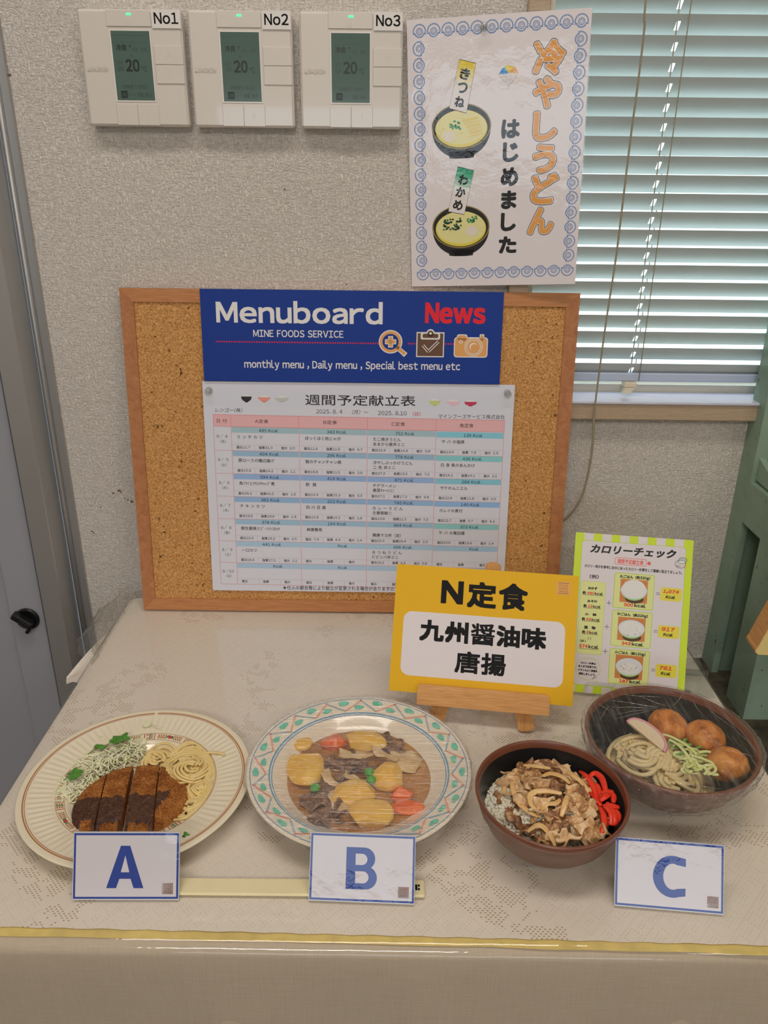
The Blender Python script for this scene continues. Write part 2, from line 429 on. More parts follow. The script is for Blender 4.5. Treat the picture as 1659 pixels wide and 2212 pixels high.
def empty(name, loc=(0, 0, 0), mtx=None):
    o = bpy.data.objects.new(name, None); COL.objects.link(o); o.empty_display_size = .02
    if mtx is not None: o.matrix_world = mtx
    else: o.location = loc
    return o
def tag(o, label, cat, group=None, kind=None):
    o['label'] = label; o['category'] = cat
    if group: o['group'] = group
    if kind: o['kind'] = kind
    return o
def struct(o): o['kind'] = 'structure'; return o
def pose(bl, yaw, lean, roll=0):
    """frame of an upright board: x right, y up the face, z out of the face"""
    yaw, lean, roll = radians(yaw), radians(lean), radians(roll)
    ex = Vector((cos(yaw), sin(yaw), 0)); back = Vector((-sin(yaw), cos(yaw), 0))
    up = Vector((0, 0, cos(lean))) + back * sin(lean)
    a = ex * cos(roll) + up * sin(roll); b = up * cos(roll) - ex * sin(roll); n = a.cross(b)
    m = Matrix.Identity(4)
    for i in range(3): m[i][0], m[i][1], m[i][2], m[i][3] = a[i], b[i], n[i], bl[i]
    return m
def child_sheet(S, name, parent): return S.build(name, parent, fixn=False)
def nz(x, y, z=0.0): return mn.noise(Vector((x, y, z)))
def smooth_path(pts, k=6):
    out = []; P = [Vector(p) for p in pts]; n = len(P)
    for i in range(n - 1):
        p0, p1, p2, p3 = P[max(0, i - 1)], P[i], P[i + 1], P[min(n - 1, i + 2)]
        for j in range(k):
            t = j / k
            out.append(.5 * ((2 * p1) + (p2 - p0) * t + (2 * p0 - 5 * p1 + 4 * p2 - p3) * t * t + (3 * p1 - p0 - 3 * p2 + p3) * t ** 3))
    out.append(P[-1]); return out
# ------------------------------------------------------------------ room shell
WALLP = mat_wallpaper()
PLASTER = plain('pale_plaster', rgb(205, 198, 186, 1.1), .9, .04, 4)
TRIMWOOD = mat_wood('beige_painted_wood', rgb(168, 146, 122, 1.15), rgb(184, 164, 140, 1.15), (6, 6, 60), .55)
def B(name, boxes, mat, parent=None, bev=0):
    m = MB()
    for b in boxes: m.box(*b, mat, bev=bev)
    return m.build(name, parent)
WX0, WX1, WZ0, WZ1 = .181, 1.25, .296, 1.15
m = MB()
for b in ((-.462, WX0, 0, .12, -.70, 1.80), (WX1, 2.6, 0, .12, -.70, 1.80), (WX0, WX1, 0, .12, -.70, WZ0), (WX0, WX1, 0, .12, WZ1, 1.80), (-2.2, -1.36, 0, .12, -.70, 1.80), (-1.36, -.462, 0, .12, 1.35, 1.80)):
    m.box(*b, WALLP)
STAIN = plain('brown_speck', rgb(120, 92, 66), .9)
rs = random.Random(4)
for (x, z, r) in ((-.3992, .1566, .0022), (-.3899, .1604, .0026), (-.3875, .1582, .0014), (-.3833, .1481, .0013), (-.3742, .1438, .0027), (-.379, .146, .0016), (-.4387, .0946, .0022), (-.436, .0925, .0015), (-.4204, .1344, .0012), (-.1325, .5691, .0014), (-.4570, .6919, .0022), (-.0555, .455, .0012)):
    m.add([(x + r * (.6 + .7 * rs.random()) * cos(k * pi / 4), -.0006, z + .6 * r * (.6 + .7 * rs.random()) * sin(k * pi / 4)) for k in range(8)], [tuple(range(8))], STAIN)
struct(m.build('wall_back'))
struct(B('floor', [(-2.2, 2.6, -5.1, .12, -.75, -.70)], plain('grey_vinyl_floor', rgb(112, 106, 98), .5, .1, 6)))
struct(B('ceiling', [(-2.2, 2.6, -5.1, .12, 1.80, 1.86)], PLASTER))
struct(B('wall_left', [(-2.3, -2.2, -5.1, .12, -.75, 1.86)], PLASTER))
struct(B('wall_right', [(2.6, 2.7, -5.1, .12, -.75, 1.86)], PLASTER))
struct(B('wall_front', [(-2.2, -1.25, -5.1, -5.0, -.70, 1.80), (1.7, 2.6, -5.1, -5.0, -.70, 1.80), (-1.25, 1.7, -5.1, -5.0, -.70, .40), (-1.25, 1.7, -5.1, -5.0, 1.12, 1.80)], PLASTER))
ALU = plain('brushed_aluminium', rgb(196, 204, 210, 1.15), .4, .03, 30, spec=.5)
w2 = B('window_2', [(-1.25, 1.7, -5.06, -5.0, 1.09, 1.12), (-1.25, 1.7, -5.06, -5.0, .40, .43), (-1.25, -1.21, -5.06, -5.0, .40, 1.12), (1.66, 1.7, -5.06, -5.0, .40, 1.12), (.2, .24, -5.06, -5.0, .40, 1.12)], ALU); struct(w2)

# window beside the cork board
win = struct(empty('window_1', (.6, .05, .3)))
def wpart(name, boxes, mat, bev=0):
    m = MB()
    for b in boxes: m.box(b[0] - .6, b[1] - .6, b[2] - .05, b[3] - .05, b[4] - .3, b[5] - .3, mat, bev=bev)
    o = m.build(name, win); return o
wpart('casing', [(.1555, .181, -.012, .0, .281, 1.17), (.1555, WX1, -.012, 0, 1.15, 1.18)], TRIMWOOD, .0015)
wpart('sill_apron', [(.1555, WX1, -.019, .0, .281, .3055)], TRIMWOOD, .0012)
t = Nt('worn_white_paint'); t.set(rough=.35, spec=.5)
f_ = t.noise(t.coord((1, 4, 1)), 45, 5, .7)
t.color(t.ramp(f_, [(.22, rgb(150, 140, 140)), (.36, rgb(196, 198, 214, 1.15)), (.8, rgb(206, 210, 226, 1.15))])); SILLM = t.m
wpart('sill', [(.1555, WX1, -.022, .036, .3035, .3075)], SILLM, .001)
wpart('frame', [(.181, WX1, .036, .075, .3, .318), (.181, .188, .0, .09, .3, WZ1), (WX1 - .03, WX1, .05, .09, .3, WZ1), (.181, WX1, .05, .09, WZ1 - .02, WZ1), (.181, WX1, .06, .09, .3, .325)], plain('cream_window_metal', rgb(196, 188, 170, 1.2), .45))
wpart('glass_pane', [(.188, WX1 - .03, .086, .089, .32, WZ1 - .02)], mat_clear('window_glass', (.95, .98, .97), .0))

# venetian blind
SLAT = plain('pale_green_slat', rgb(194, 200, 196, 1.08), .45, .02, 20, spec=.4)
blind = tag(empty('venetian_blind', (.6, .02, .33)), 'pale green venetian blind with tilted slats hanging in the window', 'blind')
bx, by, bz = .6, .02, .33
m = MB()
zt, dz = .7586 + .0215 * 12, .0215
nsl = 0
z = .3541
cols = [.1885, .3335, .3385, 1.245]
while z < 1.11:
    lft = .1885 + (.0 if nsl % 1 == 0 else 0)
    for c in range(3):
        xs = [cols[c], cols[c + 1]]
        vs = []; fs = []
        for j in range(9):
            tt = j / 8; y = .0226 * tt; zz = -.0203 * tt + .0022 * sin(pi * tt) * (-1)
            yy = .0022 * sin(pi * tt) * (-.9)
            for x in xs: vs.append((x - bx, .006 + y + yy - by, z + zz - bz))
        for j in range(8):
            if c == 1 and 2 <= j <= 4: continue
            fs.append((2 * j, 2 * j + 1, 2 * j + 3, 2 * j + 2))
        m.add(vs, fs, SLAT, True)
    z += dz; nsl += 1
m.build('slats', blind, fixn=False)
m = MB(); m.box(.1885 - bx, 1.245 - bx, .012 - by, .030 - by, .3275 - bz, .3395 - bz, plain('blind_rail_paint', rgb(168, 180, 200, 1.3), .35), bev=.002); m.build('weight_bar', blind)
CORD = plain('grey_beige_cord', rgb(150, 140, 118, 1.1), .8, .25, 900)
for yy, rr in ((.0045, .0007), (.0300, .0007)):
    m = MB(); m.tube([(.3455 - bx + (0 if yy < .01 else .001), yy - by, zz * .05 + .33 - bz) for zz in range(0, 17)], rr, CORD, 6); m.build('ladder_cord', blind)
m = MB(); m.tube([(.3362 - bx, .0165 - by, .33 - bz), (.3362 - bx, .0165 - by, 1.12 - bz)], .0008, CORD, 6); m.build('lift_cord', blind)
CREAM_PL = plain('cream_plastic', rgb(210, 200, 176, 1.2), .4)
m = MB(); m.box(.3265 - bx, .3445 - bx, .004 - by, .02 - by, .3205 - bz, .3275 - bz, CREAM_PL, bev=.0015); m.prism([(.328 - bx, .3205 - bz), (.342 - bx, .3205 - bz), (.336 - bx, .3125 - bz), (.326 - bx, .3125 - bz)], .004 - by, .012 - by, CREAM_PL); m.build('cord_clip', blind)
m = MB(); m.box(.1885 - bx, 1.245 - bx, .003 - by, .035 - by, 1.11 - bz, 1.148 - bz, SLAT); m.build('head_rail', blind)
# pull cord
m = MB()
pts = [(.2835, -.012, 1.12), (.2840, -.02, .95), (.2832, -.03, .7689), (.2854, -.03, .7422), (.2856, -.03, .6869), (.2847, -.03, .6288), (.2846, -.03, .5572), (.2843, -.03, .4924), (.2816, -.03, .4181), (.2804, -.03, .3518), (.2802, -.03, .295), (.283, -.03, .2491), (.2824, -.028, .2085), (.2775, -.026, .1702), (.2661, -.022, .1415), (.2519, -.017, .1247), (.238, -.012, .117)]
m.tube([(a - .2835, b + .012, c - .30) for a, b, c in smooth_path(pts, 6)], lambda t: .00125 + (.0004 if t > .62 else 0), CORD, 8)
tag(m.build('blind_cord', None, (.2835, -.012, .30)), 'grey beige pull cord hanging before the blind, looping behind the cork board', 'cord')

# metal sliding door with its frame, left
door = struct(empty('door_1', (-.49, 0, -.7)))
def dpart(name, boxes, mat, bev=.0008):
    m = MB()
    for b in boxes: m.box(b[0] + .49, b[1] + .49, b[2], b[3], b[4] + .7, b[5] + .7, mat, bev=bev)
    return m.build(name, door)
DOORM = plain('grey_door_metal', rgb(160, 162, 170, 1.0), .42, .03, 3, spec=.5)
FRAMEM = plain('grey_frame_metal', rgb(176, 176, 176, 1.1), .38, .03, 3, metal=.75)
dpart('frame', [(-.4685, -.4575, -.007, .02, -.70, 1.36), (-.504, -.475, -.058, .02, -.70, 1.36)], FRAMEM)
m = MB(); m.tube([(-.4705 + .49, -.009, 0), (-.4705 + .49, -.009, 2.06)], .0038, FRAMEM, 12); m.build('frame_bead', door)
dpart('leaf', [(-1.36, -.5615, -.038, -.012, -.70, 1.36), (-.5615, -.5115, -.045, -.008, -.70, 1.36)], DOORM)
dpart('inner_jamb', [(-.5115, -.504, -.03, .02, -.70, 1.36)], plain('gap_shade_grey', rgb(96, 92, 92), .6))  # inner return coloured darker to put in the shade of the door gap
BLK = plain('black_plastic', rgb(24, 24, 27, 1.0), .25, spec=.5)
m = MB(); m.lathe([(0, 0), (.0165, 0), (.0175, .001), (.0178, .003), (.0165, .0045), (.0145, .0045), (.013, .0035), (.0, .0035)], BLK, 40)
m.v = [(a, -c, b) for a, b, c in m.v]
kb = m.build('lock_knob', door, (-.5355 + .49, -.0455, -.029 + .7))
m = MB(); mt = Matrix.Rotation(radians(36), 4, 'Y')
m.box(-.0205, .0125, -.017, -.0035, -.0058, .0058, BLK, mtx=mt, bev=.0022); m.box(-.006, .011, -.0185, -.0165, -.0028, .0028, BLK, mtx=mt, bev=.0006); m.box(.008, .0135, -.012, -.0035, -.0175, -.004, BLK, mtx=mt, bev=.0012)
m.build('thumb_turn', kb)

# green built up steel column, right
GREEN = mat_green_steel()
m = MB()
X0, X1 = .505, .76
m.box(X0, X1, -.040, -.0005, .20, 1.80, GREEN)                   # slim upper column
m.box(X0, X0 + .010, -.040, -.0005, -.56, .20, GREEN)           # left side of the wide base, with an opening cut in it
m.box(X0, X0 + .010, -.155, -.098, -.56, .20, GREEN)
m.box(X0, X0 + .010, -.098, -.040, .140, .20, GREEN)
m.box(X0, X0 + .010, -.098, -.040, -.56, -.125, GREEN)
m.box(X0 + .010, X1, -.155, -.145, -.56, .20, GREEN)             # base front
m.box(X0 + .010, X1, -.035, -.0005, -.56, .20, GREEN)
m.box(X0 + .13, X0 + .14, -.145, -.035, -.56, .20, GREEN)        # inner web
m.box(X0 + .010, X1, -.150, -.040, .19, .20, GREEN)              # top of the base
m.prism([(-.040, .205), (-.150, .200), (-.040, .235)], X0 + .006, X0 + .014, GREEN, 'yz')
struct(m.build('column_right'))
DIRT = plain('oily_concrete', rgb(72, 68, 54, 1.1), .9, .45, 60, .5, 90)
struct(B('floor_plinth', [(.46, 1.2, -.42, -.0005, -.70, -.113)], DIRT))

# wood edged panel at the right rim of the picture
pan = tag(empty('cream_panel', (.4455, -.25, .0555)), 'cream faced panel with bare wooden edge in front of the green column', 'panel')
pan.rotation_euler = (0, 0, radians(-4))
WOOD_Y = mat_wood('golden_wood', rgb(176, 124, 72, 1.3), rgb(204, 154, 98, 1.3), (4, 4, 60), .5)
def slant(d): return [(.006 + d, d), (.30 - d, d), (.30 - d, .24 - d), (.067 + d, .24 - d), (.0035 + d, .010), (.0018 + d, .0065), (.0022 + d, .003 + d)]
m = MB(); m.prism(slant(0), 0, .030, WOOD_Y); m.build('wood_core', pan)
m = MB(); m.prism(slant(.0005), -.0012, -.0001, plain('cream_laminate', rgb(218, 196, 130, 1.3), .5)); m.build('cream_face', pan)
m = MB(); m.box(.16, .19, .030, .05, -.755, .19, WOOD_Y); m.build('post', pan)
# ------------------------------------------------------------------ air conditioning controllers on the wall
TH_BODY = plain('ivory_plastic', rgb(196, 190, 182, 1.4), .22, coat=.7, coatr=.03)
TH_EDGE = plain('ivory_plastic_edge', rgb(212, 204, 194, 1.4), .3)
LCD = plain('grey_green_lcd', rgb(84, 108, 100, 1.1), .12, coat=1.0, coatr=.02)
LCDT = plain('lcd_black', rgb(34, 46, 44, 1.0), .3); LCDD = plain('lcd_grey', rgb(58, 78, 74, 1.0), .3)
LEDM = plain('green_led', (.05, .8, .25, 1), .4, emc=(.05, 1, .3, 1), ems=1.6)
WHITE_L = ink(236, 232, 228, 2); INK = ink(22, 22, 24, 0, 1.0)
GREYP = plain('pale_grey_print', rgb(206, 200, 193, 1.15), .4)
def controller(x, no, label):
    # local millimetres from the upper left corner of the face, y down is negative
    e = tag(empty('wall_controller', (x, -.019, .7571)), label, 'controller', 'air conditioning controllers on the wall')
    mm = .001
    m = MB(); m.box(0, .1195, .0005, .0185, -.1200, 0, TH_BODY, bev=.0025); m.build('body', e)
    S = Sheet(); A = lambda n_, S_: S_.build(n_, e, fixn=False)
    def up(S_):  # sheet lies in x-z, facing -y
        S_.v = [(a, -c, b) for a, b, c in S_.v]; return S_
    def slab(name, x0, y0, x1, y1, t=.0006):
        q = MB(); q.box(x0 * mm, x1 * mm, -t, .0006, y0 * mm, y1 * mm, TH_BODY, bev=.0005); return q.build(name, e)
    # fine edges of the flush panels
    pb = slab('power_button', 33.5, -17.3, 84.8, -.8)
    S = Sheet(); S.fit('⏻', 55, -15.5, 60.5, -10, GREYP, 16); up(S).build('power_icon', pb, fixn=False)
    q = MB(); q.box(.0573, .0623, -.0011, .0004, -.0062, -.0044, LEDM); q.build('status_led', e)
    lb = Sheet(); lb.body(0, 0, 33.2, 18.5, .15, WHITE_L)
    lb.fit(no, 2.8, 4.2, 30.5, 15.6, INK, 1, .25)
    lb = up(lb); lb.v = [(a + .0858, b - .0009, c - .0188) for a, b, c in lb.v]; lb.build('label_sticker', e, fixn=False)
    for nm, y1, ch in (('up_button', -35.9, '∧'), ('down_button', -55.8, '∨')):
        b = slab(nm, 85.3, y1 - 19.2, 118.6, y1)
        S = Sheet(); S.fit(ch, 99.5, y1 - 12, 105, y1 - 8, GREYP, 16); up(S).build('arrow_mark', b, fixn=False)
    slab('menu_button', 34.3, -119, 59.3, -96.2); b = slab('menu_button', 59.8, -119, 85.0, -96.2)
    S = Sheet(); S.fit('〉', 71, -110, 73.5, -105, GREYP, 16); up(S).build('arrow_mark', b, fixn=False)
    S = Sheet(); S.R(35.2, -94, 83, -20, plain('lcd_bezel', rgb(206, 202, 196, 1.4), .3), 2)
    S.R(36.9, -92.5, 81.6, -21.5, LCD, 4)
    S.fit('冷房', 41.5, -41.5, 53.5, -35, LCDT, 5, .15); S.fit('✱', 56.2, -38.5, 59.3, -35, LCDD, 5, .2); S.fit('自動', 60.5, -42, 66.5, -38.2, LCDD, 5); S.fit('自動', 70.5, -42, 77.5, -37.8, LCDD, 5)
    S.fit('∧', 57, -47.5, 60.5, -45.2, LCDT, 5); S.fit('設定', 41, -56, 48, -51.5, LCDD, 5); S.fit('温度', 41, -62, 48, -57.2, LCDD, 5)
    S.fit('20', 50.7, -62.8, 66.8, -50, LCDT, 5, .45); S.fit('℃', 69.2, -62.6, 75, -57, LCDT, 5)
    S.fit('待機電力 未設定', 44.6, -80.5, 75, -75.8, LCDD, 5); S.R(42, -90, 49.5, -82.5, LCDT, 5); S.fit('温度', 43, -88.5, 48.6, -84.2, LCD, 6)
    S.fit('モード', 50.5, -89, 58.5, -84.5, LCDD, 5); S.fit('風量', 61, -89, 68, -84.3, LCDD, 5); S.fit('風向', 70, -89, 77.5, -84.3, LCDD, 5)
    S.line(37.5, -26, 81, -26, .25, LCDD, 5); S.line(37.5, -33, 81, -33, .25, LCDD, 5)
    up(S).build('lcd_screen', e, fixn=False)
    S = Sheet(); S.fit('DAIKIN', 9.2, -62, 29.5, -57.6, GREYP, 12, .15, shear=.15); S.P([(5, -62), (8.2, -62), (7, -57.4), (5.8, -57.4)], GREYP, 12); up(S).build('maker_mark', e, fixn=False)
    return e
controller(-.3614, 'No1', 'ivory wall controller with a No1 sticker, leftmost of the three')
controller(-.2351, 'No2', 'ivory wall controller with a No2 sticker, middle of the three')
controller(-.1072, 'No3', 'ivory wall controller with a No3 sticker, beside the udon poster')

# ------------------------------------------------------------------ cork board leaning on the wall
BM = pose((-.3512, -.0692, .0022), .166, 7.046, -.03)
bd = tag(empty('cork_board', mtx=BM), 'wood framed cork board leaning against the wall behind the dishes', 'board')
FW = mat_wood('reddish_frame_wood', rgb(150, 96, 62, 1.35), rgb(172, 118, 78, 1.35), (14, 14, 5), .55, 1.0)
FWH = mat_wood('reddish_frame_wood_long', rgb(158, 104, 66, 1.35), rgb(182, 128, 82, 1.35), (5, 90, 14), .55, 1.0)
w = 17.5
for nm, poly, mt in (('frame_rail', [(0, 0), (600, 0), (600 - w, w), (w, w)], FWH), ('frame_rail', [(w, 450 - w), (600 - w, 450 - w), (600, 450), (0, 450)], FWH),
                     ('frame_rail', [(0, 0), (w, w), (w, 450 - w), (0, 450)], FW), ('frame_rail', [(600, 0), (600, 450), (600 - w, 450 - w), (600 - w, w)], FW)):
    m = MB(); m.prism([(a * .001, b * .001) for a, b in poly], -.0105, .0, mt, 'xy'); m.build(nm, bd)
m = MB(); m.box(.015, .585, .015, .435, -.0095, -.0025, mat_cork()); m.build('cork_panel', bd)

def on_board(name, dz, label, cat):
    return tag(empty(name, mtx=BM @ Matrix.Translation((0, 0, dz))), label, cat)
# blue banner
bl = on_board('menu_banner', .0035, 'blue Menuboard News banner along the top of the cork board', 'banner')
S = Sheet(); BLUE = ink(28, 58, 140, 2, 1.15); WHT = ink(232, 230, 228, 2); RED = ink(214, 40, 52, 2); TAN = ink(196, 144, 88, 2); BRN = ink(92, 68, 54, 2)
S.body(105.6, 331.6, 500.2, 450.0, 3, ink(200, 200, 205, 0)); S.R(105.6, 331.6, 500.2, 450.0, BLUE, 1)
S.fit('Menuboard', 125.6, 407.3, 343.2, 435.9, WHT, 2, .9); S.fit('News', 398.6, 409.6, 477.5, 436.0, RED, 2, 1.25)
S.fit('MINE FOODS SERVICE', 173.2, 389.8, 291.8, 399.0, WHT, 2, .15)
for k in range(66): S.P(circ(124.6 + k * 3.33, 383.2, 1.05, n=10), RED, 2)
for k in range(10): S.P(circ(378 + k * 3.33, 383.4, 1.05, n=10), RED, 2)
for k in range(5): S.P(circ(427 + k * 3.33, 383.6, 1.05, n=10), RED, 2)
S.fit('monthly menu , Daily menu , Special best menu etc', 160, 346.6, 446.8, 360.2, WHT, 2, .2)
# magnifier
S.P(circ(354, 385.5, 15.6, 15.2), WHT, 3); S.P(rrpoly(-0, 0, 1, 1, .3) and [(360, 377), (364, 381), (376.5, 371), (372, 366)], WHT, 3)
S.P(circ(354, 385.5, 14.2, 13.8), TAN, 4); S.P([(361, 377.5), (364, 380.3), (374.6, 371.2), (371.9, 368)], TAN, 4); S.P(circ(354, 385.5, 10.6, 10.2), BLUE, 5)
for a, b in ((7.4, 3.2), (3.2, 7.4)): S.R(354 - a, 385.5 - b, 354 + a, 385.5 + b, WHT, 6)
for a, b in ((6.2, 2.1), (2.1, 6.2)): S.R(354 - a, 385.5 - b, 354 + a, 385.5 + b, TAN, 7)
# clipboard
S.R(388, 366.2, 424.6, 398.5, WHT, 3); S.R(389.4, 367.6, 423.2, 397, BRN, 4)
S.RR(393.5, 389, 419, 397.3, 2, WHT, 5); S.P(circ(406.3, 397, 5.4), WHT, 5); S.RR(396, 391, 416.6, 396.3, 1.5, BRN, 6); S.P(circ(406.3, 396.6, 4), BRN, 6); S.P(circ(406.3, 396.8, 1.6), WHT, 7)
for lw, mt, L in ((3.8, WHT, 5), (1.8, BRN, 6)):
    S.line(396.8, 381.5, 404.2, 373.2, lw, mt, L); S.line(404.0, 373.6, 417, 386.5, lw, mt, L)
# camera
S.RR(437.6, 366.3, 482.3, 392.6, 4, WHT, 3); S.RR(441, 388, 455, 396.2, 3, WHT, 3); S.RR(471, 388, 477, 396.6, 1.2, WHT, 3)
S.RR(438.9, 367.6, 481, 391.3, 3.2, TAN, 4); S.RR(442.3, 388, 453.7, 394.9, 2.4, TAN, 4); S.RR(472.2, 388, 475.8, 395.4, .8, TAN, 4)
for r_, mt in ((12, WHT), (11, TAN), (9.6, WHT), (8.6, TAN)): S.P(circ(463.5, 380, r_), mt, 5 + (12 - int(r_)))
S.P(circ(463.5, 380, 5.4), WHT, 10); S.P(circ(464.6, 378.9, 5.0), TAN, 11); S.P(circ(446.5, 386.6, 2.4), WHT, 5); S.P(circ(446.5, 386.6, 1.4), TAN, 6)
child_sheet(S, 'printed_panel', bl)

# weekly menu, A3 sheet
mu = on_board('weekly_menu_sheet', .0007, 'white weekly menu timetable pinned on the cork board under the blue banner', 'menu sheet')
S = Sheet(); PAP = ink(214, 216, 228, 0, 1.5); BK = ink(58, 54, 56, 0, 1.0); PINKL = ink(206, 120, 120, 0, 1.3); PINK = ink(222, 176, 180, 0, 1.35)
S.body(102.2, 31.5, 521.6, 330.8, .25, PAP)
SL = -.0092
def ty(x, y): return y + SL * (x - 114.5)
S.P([(115.5, 317.2), (509.8, 317), (510.2, 296), (115.4, 298.6)], ink(204, 208, 220, 0, 1.4), 1)
for x0, y0, x1, y1, c in ((153.7, 303.2, 167.8, 311.1, (52, 50, 54)), (175.8, 303.2, 193.5, 310.3, (226, 152, 142)), (199.1, 303.6, 217.5, 309.9, (176, 180, 180)), (406.8, 301.3, 422.5, 308.4, (182, 194, 128)), (430.5, 301.3, 448.9, 307.6, (224, 190, 206)), (454.6, 301.3, 471.4, 307.4, (180, 62, 92))):
    cx = (x0 + x1) / 2; hw = (x1 - x0) / 2
    S.P(circ(cx, y1 - .2, hw * .72, 2.4, 16, 0, pi), WHT, 2)
    S.P([(cx - hw, y1)] + [(cx + hw * cos(a), y1 - (y1 - y0 - .9) * sin(a) ** (.8 if c[0] != 226 else 1.5)) for a in [pi - k * pi / 14 for k in range(1, 14)]] + [(cx + hw, y1)], ink(*c, 0, 1.35), 3)
    S.R(cx - hw * .32, y0, cx + hw * .32, y0 + 1.3, ink(*c, 0, 1.35), 3)
S.fit('週間予定献立表', 240, 300.4, 388.7, 314.9, BK, 3, .12)
S.fit('レンゴー(株)', 118.4, 289.4, 154.6, 295.4, BK, 2, shear=.18)
S.fit('2025. 8. 4', 254.5, 289.2, 290.1, 294.8, BK, 2); S.fit('（月）～', 303.3, 288.6, 325.2, 294.9, BK, 2, shear=.15)
S.fit('2025. 8.10', 338.2, 288.0, 376.9, 293.7, BK, 2); S.fit('(日)', 385.4, 287.4, 395.8, 293.1, ink(196, 96, 104, 0, 1.2), 2, .1, shear=.15)
S.fit('マインフーズサービス株式会社', 420.2, 284.3, 510.2, 290.6, BK, 2)
cx_ = [114.5, 138.4, 230.9, 323.9, 417.5, 510.2]
S.P([(cx_[0], 286.4), (cx_[0], 270.2), (cx_[5], ty(510.2, 270.2) + .6), (cx_[5], ty(510.2, 286.4))], PINK, 1)
def hl(x0, x1, y, w_, mt, L=3): S.line(x0, ty(x0, y), x1, ty(x1, y), w_, mt, L)
hl(114.5, 510.2, 286.4, .5, PINKL); hl(114.5, 510.2, 270.3, .5, PINKL)
for x in cx_: S.line(x, ty(x, 286.4), x, ty(x, 41.8), .45, PINKL, 3)
for k, (a, b, c, d) in enumerate(((171.2, 275.1, 189.5, 280.4), (264.3, 274.6, 282.7, 280.0), (356.9, 273.4, 375.2, 279.0), (449.6, 272.4, 468.2, 277.9))):
    S.fit(('A定食', 'B定食', 'C定食', '魚定食')[k], a, b, c, d, BK, 4)
S.fit('日 付', 119.3, 275.2, 133, 280.4, BK, 4)
DATES = (('8/ 4', '月'), ('8/ 5', '火'), ('8/ 6', '水'), ('8/ 7', '木'), ('8/ 8', '金'), ('8/ 9', '土'), ('8/10', '日'))
MENU = (
 (('485', 'ミ ン チ カ ツ', '', '11.7', '31.0', '2.0'), ('404', '豚ロースの磯辺揚げ', '', '15.8', '24.2', '1.1'), ('594', '魚ﾌﾗｲとﾁｷﾝｹﾁｬｯﾌﾟ煮', '', '28.2', '40.5', '1.6'), ('382', 'チ キ ン カ ツ', '', '23.6', '19.6', '1.8'), ('378', '豚生姜焼とﾋﾞｰﾌｲﾝｺﾛｯｹ', '', '12.9', '16.2', '2.5'), ('441', '一口カツ', '', '18.6', '27.1', '1.1'), ('', '', '', '', '', '')),
 (('343', 'ほっくほく肉じゃが', '', '11.6', '11.6', '4.7'), ('296', '鮭のチャンチャン焼', '', '18.8', '11.5', '3.9'), ('414', '酢  豚', '', '10.9', '15.3', '3.3'), ('212', '四 川 豆 腐', '', '15.8', '10.1', '1.8'), ('194', '麻婆春雨', '', '7.4', '4.4', '2.4'), ('', '', '', '', '', ''), ('', '', '', '', '', '')),
 (('752', 'たこ焼きうどん', 'あまから豚丼ミニ', '22.9', '14.8', '5.8'), ('779', '冷やしぶっかけうどん', '二 色 丼ミニ', '27.6', '13.5', '7.2'), ('871', 'チゲラーメン', '高菜ﾁｬｰﾊﾝﾐﾆ', '27.1', '17.3', '9.8'), ('745', 'カ レ ー う ど ん', '生姜御飯ﾐﾆ', '23.8', '11.5', '7.5'), ('864', '', '鶏唐マヨ丼（並）', '25.5', '29.4', '2.3'), ('666', 'き つ ね う ど ん', 'ビビンバ丼ミニ', '18.2', '6.6', '5.8'), ('', '', '', '', '', '')),
 (('139', 'サ バ の塩焼', '', '13.9', '7.6', '1.6'), ('436', '白 身 魚のあんかけ', '', '19.1', '24.1', '2.1'), ('284', 'サケのムニエル', '', '22.8', '12.8', '0.5'), ('140', 'カレイの煮付', '', '12.7', '0.7', '4.2'), ('373', 'サ バ の竜田揚', '', '23.6', '19.6', '1.4'), ('', '', '', '', '', ''), ('', '', '', '', '', '')))
BAND = [(150, 178, 188), (140, 172, 196), (138, 166, 206), (136, 168, 202), (146, 178, 202), (156, 186, 208), (158, 184, 208)]
BANDF = [(124, 186, 204), (128, 188, 194), (124, 182, 200), (134, 172, 212), (132, 188, 192), (150, 182, 206), (150, 180, 206)]
DK = ink(66, 72, 92, 0, 1.0); GRID = ink(182, 176, 184, 0, 1.2)
